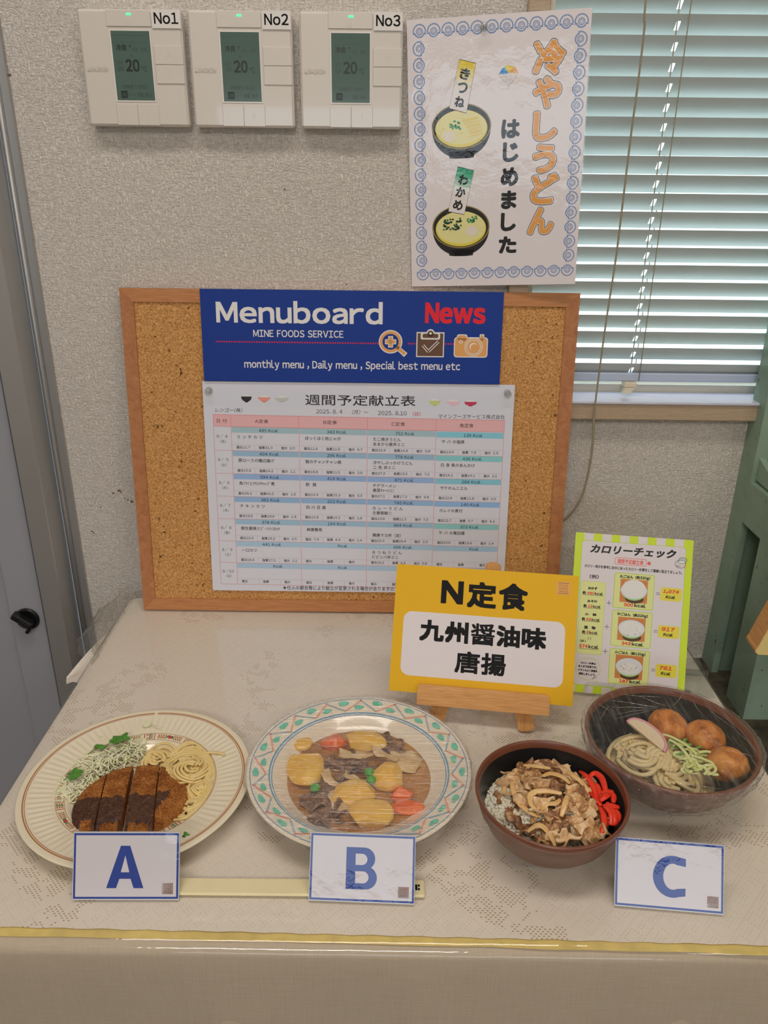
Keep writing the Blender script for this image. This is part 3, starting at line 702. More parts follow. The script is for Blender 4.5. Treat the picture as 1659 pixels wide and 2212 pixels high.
for i in range(7):
    y0 = 269.9 - 32.6 * i
    S.txt(DATES[i][0], 125.6, y0 - 15.4, 5.6, BK, 2, .5); S.txt('（' + DATES[i][1] + '）', 126.4, y0 - 22.4, 4.8, BK, 2, .5)
    hl(114.5, 138.4, y0 - 32.6, .4, PINKL)
    for c in range(4):
        x0, x1 = cx_[c + 1] + .7, cx_[c + 2] - .7; o = (0, 0, -.2, -.8)[c]; yy = y0 + o
        S.P([(x0, ty(x0, yy)), (x0, ty(x0, yy - 7.8)), (x1, ty(x1, yy - 7.8)), (x1, ty(x1, yy))], ink(*(BANDF if c == 3 else BAND)[i], 0, 1.35), 2)
        k, d1, d2_, a, b, s_ = MENU[c][i]; xc = (cx_[c + 1] + cx_[c + 2]) / 2
        S.txt((k + ' Kcal') if k else 'Kcal', xc + 4.5 + (0 if k else 8), ty(xc, yy - 6.4), 5.7, DK, 3, .5, 1.0, .06)
        two = bool(d2_)
        if d1: S.txt(d1, x0 + 7.5, ty(x0, yy - (15.6 if not two else 14.8)), 5.5, BK, 3, 0, 1.0, .04, 0, SL)
        if d2_: S.txt(d2_, x0 + 7.5, ty(x0, yy - 21.6), 5.5, BK, 3, 0, 1.0, .04, 0, SL)
        hl(x0, x1, yy - 24.3, .3, GRID); hl(x0, x1, yy - 32.6, .4, PINKL)
        for q, (lab, val) in enumerate((('蛋白', a), ('脂質', b), ('塩分', s_))):
            xx = x0 + 5.6 + q * 30.6
            S.txt(lab, xx, ty(xx, yy - 29.6), 4.3, BK, 3, 0, 1, .04)
            if val: S.txt(val, xx + 18.8, ty(xx, yy - 29.6), 4.6, BK, 3, 1, 1.05, .03)
            if q: S.line(xx - 6, ty(xx, yy - 24.3), xx - 6, ty(xx, yy - 32.4), .3, GRID, 3)
S.txt('★仕入の都合等により献立が変更される場合がありますので', 203.4, 34.2, 7.0, BK, 3, 0, .885, .04)
child_sheet(S, 'printed_page', mu)

CLEARP = mat_clear('clear_pin_plastic', (.88, .89, .87), .05)
STEEL = plain('pin_steel', rgb(180, 180, 180), .25, metal=1.0)
def push_pin(mtx, label, rad=.0052):
    p = tag(empty('push_pin', mtx=mtx), label, 'push pin', 'clear push pins')
    k = rad / .0052
    m = MB(); m.lathe([(0, .0105 * k), (.0048 * k, .0105 * k), (.0052 * k, .0095 * k), (.0048 * k, .0085 * k), (.0028 * k, .0072 * k), (.0028 * k, .003 * k), (.0046 * k, .0018 * k), (.0046 * k, .0008 * k), (0, .0006 * k)], CLEARP, 24); m.build('head', p)
    m = MB(); m.tube([(0, 0, .002), (0, 0, -.0045)], .0006, STEEL, 8); m.build('needle', p)
push_pin(BM @ Matrix.Translation((.1115, .3195, .0009)) @ Matrix.Rotation(.25, 4, 'X'), 'clear push pin in the upper left corner of the weekly menu')
push_pin(BM @ Matrix.Translation((.5115, .3208, .0009)) @ Matrix.Rotation(.25, 4, 'X'), 'clear push pin in the upper right corner of the weekly menu')

# ------------------------------------------------------------------ udon poster
PM = pose((.0292, -.0022, .4687), -8.02, -1.47, 2.4) @ Matrix.Translation((0, -.0155, 0))
ps = tag(empty('udon_poster', mtx=PM), 'laminated white cold udon poster with blue rosette border pinned beside the window', 'poster')
S = Sheet(); PW = ink(214, 208, 210, 1, 1.45); ORG = ink(240, 168, 80, 1, 1.4); PBK = ink(18, 18, 22, 1, 1.0); PBL = ink(36, 112, 184, 1, 1.1)
S.body(0, 0, 208.5, 298.2, .5, PW)
OY = 15.5
def rosette(cx, cy, a0):
    for k in range(17):
        a = a0 + (k - 8) * .235; S.line(cx + 6.4 * cos(a), cy + 6.4 * sin(a), cx + 7.9 * cos(a), cy + 7.9 * sin(a), 1.1, PBL)
    for k in range(11):
        a = a0 + pi + (k - 5) * .25; S.line(cx + 5.0 * cos(a), cy + 5.0 * sin(a), cx + 6.3 * cos(a), cy + 6.3 * sin(a), 1.1, PBL)
    for k in range(8):
        a = k * pi / 4; S.line(cx + 1.1 * cos(a), cy + 1.1 * sin(a), cx + 2.5 * cos(a), cy + 2.5 * sin(a), .6, PBL); S.line(cx + 2.7 * cos(a + .39), cy + 2.7 * sin(a + .39), cx + 4.1 * cos(a + .39), cy + 4.1 * sin(a + .39), .8, PBL)
        S.line(cx + 2.9 * cos(a), cy + 2.9 * sin(a), cx + 4.1 * cos(a), cy + 4.1 * sin(a), .8, PBL)
for k in range(12):
    x = 14.6 + k * 16.65
    rosette(x, 270.2 + OY, pi / 2); rosette(x, -.2 + OY + 4 * k / 11 * .6, -pi / 2)
for k in range(1, 16):
    rosette(14.2, 270 + OY - k * 16.9, pi); rosette(197.6, 270 + OY - k * 16.7, 0)
for ch, (x0, y1, x1, y0) in zip('冷やしうどん', ((144.5, 256.0, 183.3, 217.8), (146.0, 219.0, 180.6, 183.5), (147.5, 182.9, 177.9, 149.1), (148.5, 147.8, 178.4, 113.6), (147.4, 116.1, 182.5, 78.7), (145.2, 77.5, 178.8, 43.8))):
    bb = (x0 + 2.9, y0 + OY + 2.9, x1 - 2.9, y1 + OY - 2.9)
    big = lambda d: (bb[0] - d, bb[1] - d, bb[2] + d, bb[3] + d)
    S.fit(ch, *big(2.9), PBK, 2, 2.9, 20, rnd=True); S.fit(ch, *big(2.2), PW, 3, 2.2, 20, rnd=True); S.fit(ch, *big(1.45), ORG, 4, 1.45, 16, rnd=True)
for ch, (x0, y1, x1, y0) in zip('はじめました', ((111.2, 175.2, 133.2, 154.6), (113.5, 150.6, 132.5, 128.6), (111.8, 123.3, 133.1, 101.6), (112.9, 96.9, 131.9, 75.5), (113.1, 71.4, 131.9, 49.7), (111.3, 43.8, 133.6, 23.2))):
    S.fit(ch, x0, y0 + OY, x1, y1 + OY, PBK, 2, 1.25, 12, rnd=True)
# parasol parachute
cxp, cyp = 118.3, 221.4 + OY
for k, c in enumerate(((48, 120, 190), (70, 150, 214), (238, 214, 70), (238, 214, 70), (240, 168, 80), (240, 186, 110))):
    a0, a1 = pi - k * pi / 6, pi - (k + 1) * pi / 6
    S.P([(cxp, cyp + 9.6 * .2)] + [(cxp + 10.8 * cos(a0 + (a1 - a0) * q / 6), cyp + 9.6 * sin(a0 + (a1 - a0) * q / 6)) for q in range(7)], ink(*c, 1, 1.4), 2)
for k in range(5): S.P(circ(cxp - 8.6 + k * 4.3, cyp + .2, 2.15, 1.4, 14), PW, 3)
for dx in (-10.4, -4, 4, 10.4): S.line(cxp + dx, cyp, cxp, cyp - 12, .25, ink(150, 150, 150, 1), 2)
def udon_bowl(cx, cy, rx, ry, base_y, kind):
    OLV = ink(132, 118, 62, 1, 1.2); YEL = ink(232, 214, 76, 1, 1.4); NOO = ink(236, 230, 160, 1, 1.4); GRN = ink(44, 138, 82, 1, 1.2)
    S.P([(cx - rx, cy)] + [(cx + rx * .98 * cos(a), cy - ry * .15 + (base_y + 3.5 - cy) * .98 * sin(a) ** 1.0) for a in [pi - k * pi / 20 for k in range(1, 20)]] + [(cx + rx, cy)], PBK, 2)
    S.P([(cx - rx * .43, base_y + 8), (cx - rx * .40, base_y + .8), (cx - rx * .2, base_y), (cx + rx * .2, base_y), (cx + rx * .43, base_y + .8), (cx + rx * .46, base_y + 8)], PBK, 2)
    S.P(circ(cx, cy, rx, ry, 40), OLV, 3); S.P(circ(cx, cy + .3, rx - 1.6, ry - 1.5, 40), PBK, 4); S.P(circ(cx, cy - 2.2, rx - 4.4, ry - 4.6, 40), YEL, 5)
    S.P(circ(cx, cy - .9, rx - 5.6, ry - 6.4, 40), NOO, 6)
    r_ = random.Random(kind)
    for k in range(26):
        a = r_.uniform(0, 6.28); q = r_.uniform(.3, .95); x, y = cx + (rx - 7) * q * cos(a), cy - 1.2 + (ry - 8) * q * sin(a)
        S.line(x - 2.2, y, x + 2.2, y + r_.uniform(-.8, .8), .5, ink(222, 206, 104, 1, 1.4), 7)
    def clump(x, y, n_, R_, c):
        for k in range(n_): S.P(circ(x + r_.uniform(-R_, R_), y + r_.uniform(-R_, R_) * .6, r_.uniform(1.1, 1.9), r_.uniform(.8, 1.5), 8), c, 9)
    if kind == 1:
        for k in range(6): S.P([(cx + 1.5 + k * 2.2, cy + 7 - k * 3.3), (cx + 20 + k * 1.2, cy + 10 - k * 3.3), (cx + 20.5 + k * 1.0, cy + 8.0 - k * 3.3), (cx + 2.5 + k * 2.2, cy + 4.6 - k * 3.3)], ink(230, 208, 118, 1, 1.35) if k % 2 else ink(222, 196, 96, 1, 1.35), 8)
        clump(cx - 8, cy + 2, 16, 7, GRN); S.P(circ(cx - 15, cy - 10, 8, 6, 20), ink(230, 220, 200, 1, 1.4), 8)
    else:
        clump(cx - 10.5, cy + 3.5, 46, 11, ink(28, 78, 58, 1, 1.1)); clump(cx + 13, cy + 8, 14, 7, GRN); S.P(circ(cx + 14, cy - 5, 8, 6, 20), ink(236, 226, 210, 1, 1.4), 8)
udon_bowl(63.5, 169.6 + OY, 35.6, 24.9, 134.8 + OY, 1); udon_bowl(63.5, 56.2 + OY, 36, 25.4, 21.2 + OY, 2)
for (tx, chars, cc) in (([(60.8, 239.9), (79.8, 234.8), (69.5, 184.1), (49.5, 190.0)], 'きつね', (232, 210, 70)), ([(59.6, 125.6), (79.0, 120.7), (67.7, 71.1), (48.0, 75.1)], 'わかめ', (34, 142, 104))):
    q = [Vector((x, y + OY)) for x, y in tx]; c0 = (q[0] + q[1] + q[2] + q[3]) / 4
    S.P([tuple(c0 + (p - c0) * 1.02) for p in q], PBK, 11)
    for k in range(10):
        l0, l1 = k / 10, (k + 1) / 10; f = max(0, 1 - k / 4.5) if k < 5 else 0
        col_ = tuple(int(cc[i] * f + (222, 216, 214)[i] * (1 - f)) for i in range(3))
        S.P([tuple(q[0].lerp(q[3], l0)), tuple(q[1].lerp(q[2], l0)), tuple(q[1].lerp(q[2], l1)), tuple(q[0].lerp(q[3], l1))], ink(*col_, 1, 1.4), 12)
    for k, ch in enumerate(chars):
        p = (q[0] + q[1]).lerp(q[2] + q[3], (.25, .53, .82)[k]) / 2
        S.fit(ch, p.x - 6, p.y - 5.9, p.x + 6, p.y + 5.9, PBK, 13, .55, 8, rot=radians(-14), rnd=True)
child_sheet(S, 'printed_page', ps)
m = MB(); m.add([(-.0015, -.0015, -.0006), (.210, -.0015, -.0006), (.210, .2997, -.0006), (-.0015, .2997, -.0006)], [(0, 1, 2, 3)], film('laminate_film', (.97, .97, .97), None, .05, .05, .05, .3, 60, .002)); m.build('laminate_edge', ps, fixn=False)
push_pin(PM @ Matrix.Translation((.089, .270 + .0155, .0008)), 'clear push pin through the top edge of the udon poster', .0046)

# ------------------------------------------------------------------ yellow card on its easel
YM = pose((.0055, -.2984, .031), -7.8, 27.72, .42)
ez = tag(empty('mini_easel', mtx=YM), 'small wooden table easel holding the yellow card', 'easel')
EW = mat_wood('easel_wood', rgb(180, 128, 72, 1.35), rgb(206, 156, 98, 1.35), (4, 60, 30), .5)
EWV = mat_wood('easel_wood_upright', rgb(166, 116, 62, 1.3), rgb(194, 144, 84, 1.3), (60, 4, 30), .5)
def slat(p, q, wd, t0, t1, rnd=True):
    p, q = Vector((p[0], p[1])), Vector((q[0], q[1])); d = (q - p).normalized(); n_ = Vector((-d.y, d.x)); h = wd / 2
    poly = [p + n_ * h, p - n_ * h]
    if rnd: poly = [p - d * (h * .45 * sin(a)) - n_ * 0 + n_ * h * cos(a) for a in [k * pi / 8 for k in range(9)]]
    poly += [q - n_ * h * cos(a) + d * (h * .6 * sin(a)) for a in [k * pi / 8 for k in range(9)]]
    m = MB(); m.prism([(v_.x * .001, v_.y * .001) for v_ in poly], t0 * .001, t1 * .001, EWV, 'xy'); return m
slat((56.5, -28.5), (104, 138), 19, -8.2, -1.4).build('leg', ez)
slat((160, -28.5), (120, 138), 19, -8.2, -1.4).build('leg', ez)
slat((112.5, 20), (112.5, 152), 18.5, -15, -8.6).build('prop_head', ez)
m = MB(); bkv = Matrix.Rotation(radians(0), 4, 'X')
inv = YM.inverted(); nrm = (YM.to_3x3() @ Vector((0, 0, 1)))
top = YM @ Vector((.1125, .13, -.012)); foot = Vector((top.x + .012, -.170, .0025)); a_, b_ = inv @ top, inv @ foot
m.tube([a_, a_.lerp(b_, .5), b_], .006, EWV, 10); m.build('prop_leg', ez)
m = MB(); m.prism([(x * .001, y * .001) for x, y in [(34, -11.6), (183.4, -11.6), (183.4, 8)] + [(179.4 + 4 * cos(a), 7 + 4 * sin(a)) for a in (0.4, .8, 1.2)] + [(179, 11.2), (38, 11.2)] + [(38 - 4 * sin(a), 7.2 + 4 * cos(a)) for a in (.4, .8, 1.2)] + [(34, 7)]], .0012, .0095, EW, 'xy'); m.build('ledge', ez)
m = MB(); m.box(.034, .1834, -.0116, -.0006, -.0012, .0012, EW); m.build('ledge_lip', ez)
yc = tag(empty('set_meal_card', mtx=YM @ Matrix.Translation((0, 0, .0002))), 'yellow card lettered N定食 standing on the wooden easel', 'card')
S = Sheet(); YL = ink(240, 188, 36, 2, 1.35); YW = ink(212, 206, 208, 2, 1.25); YK = ink(12, 12, 14, 2, 1.0)
S.body(0, 0, 210, 147.5, 1.0, YL); S.RR(11.8, 19.2, 197.8, 93.5, 10, YW, 1)
S.fit('N', 53.9, 105.2, 79.8, 132.1, YK, 2, 1.5); S.fit('定', 84.3, 102.6, 118.2, 132.9, YK, 2, 1.3, 8); S.fit('食', 120.5, 102.8, 153.9, 133.8, YK, 2, 1.15, 8)
for ch, x0, x1 in (('九', 31.4, 60.1), ('州', 60.9, 88.3), ('醤', 91.0, 118.6), ('油', 120.3, 147.4), ('味', 149.2, 177.2)): S.fit(ch, x0, 60.2, x1, 85.0, YK, 2, (.55 if ch == '醤' else 1.2), 8)
for ch, x0, x1 in (('唐', 74.6, 103.1), ('揚', 104.7, 133.0)): S.fit(ch, x0, 26.8, x1, 51.9, YK, 2, .85, 8)
def stamp(S, x, y, s, c1, lam):
    S.R(x, y, x + s, y + s, ink(*c1, lam, 1.3), 2); d = ink(110, 66, 50, lam, 1.1)
    S.R(x + s * .1, y + s * .86, x + s * .9, y + s * .89, d, 3); S.R(x + s * .1, y + s * .1, x + s * .9, y + s * .13, d, 3)
    for k, t_ in enumerate(('M I N E', 'FOODS', 'SERVICE')): S.fit(t_, x + s * .18, y + s * (.63 - .22 * k), x + s * .82, y + s * (.77 - .22 * k), d, 3)
stamp(S, 185.9, 124.5, 15.4, (212, 160, 92), 2)
child_sheet(S, 'printed_card', yc)

# ------------------------------------------------------------------ green calorie card on its clear stand
GM = pose((.2242, -.258, .0043), -7.72, 24.4, -.26)
gc = tag(empty('calorie_card', mtx=GM), 'green and white laminated calorie check card standing behind the noodle bowl', 'card')
S = Sheet(); GR = ink(184, 206, 44, 1, 1.4); GW = ink(210, 204, 208, 1, 1.25); GB = ink(216, 222, 150, 1, 1.4); GK = ink(24, 26, 26, 1, 1.0); GRD = ink(222, 70, 52, 1, 1.3); GO = ink(168, 196, 66, 1, 1.35)
S.body(-1.5, 0, 138.2, 195.4, .8, GR)
for k in range(6):
    S.P([(9.4 + 21.4 * k, 187.0 - .2 * k), (20.2 + 21.4 * k, 186.8 - .2 * k), (20.2 + 21.4 * k, 195.4), (9.3 + 21.4 * k, 195.4)], GW, 1)
for k in range(6): S.R(-1 + 21.4 * k, 0, 9.6 + 21.4 * k, 8.6, GW, 1)
S.RR(6.6, 9.2, 130.4, 186.6, 4, GO, 2); S.RR(7.2, 9.8, 129.8, 186.0, 3.6, GW, 3)
S.fit('カロリーチェック', 18.0, 171.4, 118.3, 182.2, GK, 4, .45, 8, shear=.25)
S.frame(47.3, 159.4, 84.6, 168.2, .5, GRD, 4, 2); S.fit('週間予定献立表', 50.3, 160.9, 81.2, 166.6, GRD, 4, .1); S.fit('の', 85.8, 161.4, 89.8, 165.6, GRD, 4, .3)
S.fit('カロリー表示を参考に自分にあったカロリー計算をして健康に役立てましょう。', 11.4, 153.2, 127.0, 157.2, GK, 4, .1, 6)
S.fit('(例)', 18.2, 139.9, 29.2, 144.9, GK, 4, .15)
S.RR(8.6, 47.3, 38.5, 136.6, 3, GO, 4); S.RR(9.0, 47.7, 38.1, 136.2, 2.8, GB, 5)
L = 6
S.fit('おかず', 17.5, 126.4, 28.6, 129.8, GK, L, .2); S.fit('みそ汁', 17.5, 110.6, 29.6, 114.0, GK, L, .2); S.fit('小　鉢', 15.6, 94.3, 29.7, 97.8, GK, L, .2); S.fit('漬　物', 15.5, 77.9, 29.3, 81.8, GK, L, .2)
for y, n_, x0, x1 in ((120.0, '480', 11.3, 35.8), (104.0, '19', 13.3, 33.9), (87.8, '69', 12.4, 34.0), (72.0, '6', 13.7, 32.4)):
    S.fit('約', x0, y + .1, x0 + 3.8, y + 4.1, GK, L, .2); k = len(n_) * 2.9
    S.fit(n_, x0 + 5.2, y + .2, x0 + 5.2 + k, y + 3.7, GRD, L, .17); S.fit('kcal', x0 + 5.8 + k, y + .2, x1, y + 4.0, GK, L, .16); S.R(x0, y - .6, x1, y - .2, GK, L)
for x in (21.3, 24.0): S.R(x, 64.8, x + .5, 68.4, GK, L)
S.fit('(計)', 11.7, 61.2, 18.7, 64.6, GK, L, .1); S.fit('574', 11.1, 54.4, 21.7, 58.9, GRD, L, .25); S.fit('kcal', 22.3, 54.4, 34.5, 59.2, GK, L, .2); S.R(11.1, 53.2, 34.5, 53.6, GK, L)
for (y0, y1, py0, py1, ty_, tx, ky, kc, fill, res_, ry0, ry1) in ((106.6, 149.7, 114.3, 142.6, 142.9, '大ごはん（約320g）', 109.4, '500', 1.0, '1,074', 120.0, 136.0), (60.2, 104.0, 68.0, 96.3, 96.9, '中ごはん（約220g）', 62.4, '343', .55, '917', 74.9, 90.0), (14.2, 57.3, 21.6, 50.3, 50.4, '小ごはん（約120g）', 16.8, '187', .25, '761', 27.8, 43.4)):
    S.RR(48.0, y0, 95.6, y1, 2.4, GO, 4); S.RR(48.8, y0 + .8, 94.8, y1 - .8, 1.8, GB, 5)
    S.fit(tx, 54.0, ty_, 90.3, ty_ + 4.6, GK, 6, .18)
    OR = ink(190, 122, 66, 1, 1.35); S.R(55.6, py0, 88.0, py1, OR, 6)
    for k in range(4): S.R(55.6, py0 + 5 + 6.4 * k, 88.0, py0 + 5.3 + 6.4 * k, ink(160, 98, 50, 1, 1.3), 7)
    S.P(circ(73, py0 + 4.5, 11, 5.2), ink(84, 56, 34, 1, 1.2), 8)
    cxb, cyb = 71.9, py0 + 15.2
    S.P([(cxb - 15, cyb)] + [(cxb + 15.4 * cos(a), cyb - 12.4 * sin(a)) for a in [pi - k * pi / 18 for k in range(1, 18)]] + [(cxb + 15, cyb)], ink(150, 196, 118, 1, 1.35), 9)
    S.P(circ(cxb, cyb - .2, 15.7, 10.4), ink(204, 216, 222, 1, 1.45), 10); S.P(circ(cxb, cyb - .2, 15.0, 9.8), ink(222, 228, 234, 1, 1.45), 11)
    r_ = random.Random(int(kc)); rx, ry, oy = (14, 11.5, 1.5) if fill > .9 else ((13, 8.5, -.5) if fill > .5 else (10.5, 6.5, -2.4))
    S.P(circ(cxb, cyb + oy, rx, ry, 24), ink(226, 226, 224, 1, 1.45), 12)
    for k in range(60):
        a = r_.uniform(0, 6.28); q = sqrt(r_.random()); S.P(circ(cxb + rx * q * cos(a), cyb + oy + ry * q * sin(a), r_.uniform(.5, 1.3), r_.uniform(.4, .9), 7), ink(*r_.choice([(212, 208, 196), (234, 234, 232), (218, 214, 204)]), 1, 1.45), 13)
    S.fit(kc, 61.2, ky, 72.2, ky + 4.0, GRD, 6, .25); S.fit('kcal', 73.4, ky - .1, 87, ky + 4.2, GK, 6, .22)
    S.RR(103.2, ry0, 128.2, ry1, 3.4, ink(214, 204, 66, 1, 1.35), 5); S.RR(103.8, ry0 + .6, 127.6, ry1 - .6, 3, ink(222, 212, 72, 1, 1.4), 6)
    ym = (ry0 + ry1) / 2; S.fit(res_, 107.2 if len(res_) < 4 else 106.2, ym + .9, 122.3 if len(res_) < 4 else 124.9, ym + 5.6, GRD, 7, .25, shear=.2); S.fit('Kcal', 109.8, ym - 5.2, 121, ym - 1.1, GK, 7, .18, shear=.2)
    for dy in (-1.1, .9): S.R(98.2, ym - .4 + dy, 103.0 if 0 else 102.6, ym + .1 + dy, GK, 6)
for x, y in ((43.4, 111.8), (42.8, 82.6), (42.8, 52.6)): S.R(x - 2.9, y - .25, x + 2.9, y + .25, GK, 6); S.R(x - .25, y - 2.9, x + .25, y + 2.9, GK, 6)
S.P(circ(23.6, 29.3, 15, 13.8, 40), GO, 4); S.P([(28, 18), (35.5, 13.2), (33.5, 22)], GO, 4); S.P(circ(23.6, 29.3, 14.4, 13.2, 40), GW, 5); S.P([(28.6, 18.4), (34.5, 14.4), (33.0, 22)], GW, 5)
for tx, x0, y0, x1, y1 in (('カロリー計算は', 14.4, 35.0, 32.5, 37.7), ('あくまで目安です。', 11.8, 30.6, 34.3, 33.6), ('バランスよく栄養を', 11.6, 26.0, 35.0, 29.0), ('摂取しましょう。', 12.8, 21.5, 32.9, 24.5)): S.fit(tx, x0, y0, x1, y1, GK, 6, .16, 6)
CK = ink(70, 76, 78, 1, 1.0)
S.ring(circ(124.5, 165.5, 6.4, 4.9, 28), circ(124.5, 165.5, 5.9, 4.4, 28), CK, 6); S.ring(circ(127, 170.6, 5.0, 3.3, 24), circ(127, 170.6, 4.5, 2.8, 24), CK, 7); S.P(circ(127, 170.6, 4.4, 2.7, 24), ink(176, 184, 182, 1, 1.35), 6)
S.P(circ(125.5, 168.3, 4.2, 1.7, 20), ink(232, 232, 232, 1, 1.4), 8); S.ring(circ(125.5, 168.3, 4.5, 2.0, 20), circ(125.5, 168.3, 4.1, 1.6, 20), CK, 9); S.P([(129, 166), (131, 165.4), (130.6, 160.6), (129.4, 160.6)], ink(206, 150, 108, 1, 1.3), 10); S.ring(circ(122.2, 163.2, 2.6, 1.0, 14), circ(122.2, 163.2, 2.2, .7, 14), CK, 8)
child_sheet(S, 'printed_card', gc)
ACR = mat_clear('clear_acrylic', (.93, .95, .94), .03)
ac = tag(empty('card_stand', (.30, -.25, 0)), 'clear acrylic stand under the green calorie card', 'card stand')
yawg = radians(-7.72); RZ = Matrix.Rotation(yawg, 4, 'Z')
m = MB(); m.box(-.055, .105, -.002, .085, .0012, .0036, ACR, mtx=RZ, bev=.0006); m.build('base_plate', ac)
m = MB(); m.tube([RZ @ Vector((-.055, .045, .006)), RZ @ Vector((.106, .045, .006))], .0042, ACR, 16); m.build('base_rod', ac)
for x in (-.052, .035):
    m = MB(); p = [(x, .004, .004), (x, -.010, .0035), (x, -.0155, .005), (x, -.018, .012), (x + .002, -.0175, .0165), (x + .008, -.0165, .018), (x + .035, -.0165, .018)]
    m.tube([RZ @ Vector(q) for q in smooth_path(p, 4)], .0021, ACR, 10); m.build('hook', ac)
m = MB(); q = GM.to_3x3(); m.box(.02, .10, .004, .12, -.0036, -.0012, ACR, bev=.0005)
o = m.build('back_rest', ac); o.matrix_local = Matrix.Translation((-.30, .25, 0)) @ GM

# ------------------------------------------------------------------ A, B and C cards
def letter_card(ch, bl, yaw, lean, bx, sx_, label):
    CM = pose(bl, yaw, lean)
    e = tag(empty('letter_card', mtx=CM), label, 'card', 'letter cards in front of the dishes')
    S = Sheet(); CW = ink(204, 200, 206, 1, 1.15); CB = ink(34, 62, 146, 1, 1.15); ED = plain('clear_card_edge', rgb(196, 196, 200, 1.3), .25)
    Wd, Ht = 91.4, 57.2
    S.body(0, 0, Wd, Ht, 2.6, ED); S.R(.5, .9, Wd - .4, Ht - .5, CB, 1); S.R(2.3, 2.7, Wd - 2.2, Ht - 2.3, CW, 2)
    x0, y0, x1, y1 = bx; w_, h_ = x1 - x0, y1 - y0
    if ch == 'A':
        ln = lambda y, x: (x0 + x * w_, y0 + y * h_)
        S.P([ln(0, 0), ln(0, .265), ln(.22, .35), ln(.22, .5), ln(.37, .5), ln(.72, .5), ln(1, .5), ln(1, .375)], CB, 3)
        S.P([ln(0, 1), ln(1, .625), ln(1, .5), ln(.72, .5), ln(.37, .5), ln(.22, .5), ln(.22, .65), ln(0, .735)], CB, 3)
        S.P([ln(.375, .385), ln(.375, .615), ln(.77, .5)], CW, 4)
    elif ch == 'B':
        def bowl_(ya, yb, xr, a=x0 + 1): ry = (yb - ya) / 2; rx = min(ry, (xr - a) * .62); return [(a, ya), (xr - rx, ya)] + [(xr - rx + rx * cos(t_), ya + ry + ry * sin(t_)) for t_ in [-pi / 2 + pi * k / 24 for k in range(1, 24)]] + [(xr - rx, yb), (a, yb)]
        S.P(bowl_(y0, y0 + .55 * h_, x1, x0), CB, 3); S.P(bowl_(y0 + .46 * h_, y1, x0 + .93 * w_, x0), CB, 4)
        S.P(bowl_(y0 + .145 * h_, y0 + .43 * h_, x0 + .73 * w_, x0 + .3 * w_), CW, 5); S.P(bowl_(y0 + .58 * h_, y0 + .85 * h_, x0 + .68 * w_, x0 + .3 * w_), CW, 5)
    else:
        cx, cy, rx, ry = x0 + .60 * w_, (y0 + y1) / 2, .60 * w_, h_ / 2; a0 = .82
        arc_ = [a0 + (2 * pi - 2 * a0) * k / 40 for k in range(41)]
        oo = [(x1, y1 - .055 * h_)] + [(cx + rx * cos(t_), cy + ry * sin(t_)) for t_ in [1.25 + (2 * pi - 2.5) * k / 40 for k in range(41)]] + [(x1, y0 + .055 * h_)]
        ii = [(x1, y1 - .245 * h_)] + [(cx + (rx - .32 * w_) * 1.05 * cos(t_) + .01 * w_, cy + (ry - .19 * h_) * sin(t_)) for t_ in [1.15 + (2 * pi - 2.3) * k / 40 for k in range(41)]] + [(x1, y0 + .24 * h_)]
        S.add([(x * .001, y * .001, 3 * S.STEP / 1000) for x, y in oo + ii], [(k, k + 1, len(oo) + k + 1, len(oo) + k) for k in range(len(oo) - 1)], CB)
    stamp(S, sx_, 4.9, 9.6, (206, 150, 116), 1)
    child_sheet(S, 'card_face', e)
    ACR2 = mat_clear('card_foot_acrylic', (.93, .95, .94), .03)
    m = MB(); fz = CM.inverted() @ Vector((CM.translation.x, CM.translation.y, .001)); 
    R3 = CM.to_3x3().inverted(); bk = R3 @ (Vector((-sin(radians(yaw)), cos(radians(yaw)), 0)))
    p0, p1 = Vector((.012, .036, -.0026)), Vector((.079, .036, -.0026))
    d = (CM @ p0).z - .0012; dv = R3 @ Vector((0, 0, -1)); ft = bk * .016 + dv * d
    m.add([p0, p1, p1 + ft, p0 + ft], [(0, 1, 2, 3)], ACR2); m.build('prop', e)
    return e
letter_card('A', (-.2667, -.5665, .0020), .96, 25.2, (28.9, 10.0, 61.0, 46.0), 76.9, 'white card with a blue letter A before the cutlet plate')
letter_card('B', (-.0631, -.5636, .0020), -1.83, 27.5, (31.7, 11.0, 58.6, 46.1), 77.0, 'white card with a blue letter B before the stew plate')
letter_card('C', (.201, -.5645, .0020), -5.04, 28.65, (32.0, 10.6, 59.5, 45.3), 77.6, 'white card with a blue letter C before the noodle bowl')
# chopsticks in their paper sleeve
cs = tag(empty('chopstick_sleeve', (-.07, -.5512, .0012)), 'cream paper chopstick sleeve lying behind the A and B cards', 'chopsticks')
SLV = plain('cream_paper', rgb(226, 214, 172, 1.35), .6, .03, 50)
m = MB(); m.box(-.118, .1078, -.0088, .0088, 0, .0032, SLV, mtx=Matrix.Rotation(radians(.3), 4, 'Z'), bev=.0012); m.build('sleeve', cs)
S = Sheet(); S.R(99.5, -2.5, 101.5, 3.5, INK, 1); S.R(101.9, -2.5, 103.6, -.2, INK, 1); S.R(101.9, 1.2, 103.6, 3.5, INK, 1); o = S.build('printed_mark', cs, fixn=False); o.location = (0, 0, .0033)
m = MB()
for yy in (-.0035, .0035): m.box(-.116, .104, yy - .0024, yy + .0024, .0006, .0028, WOOD_Y)
m.build('chopstick_pair', cs)
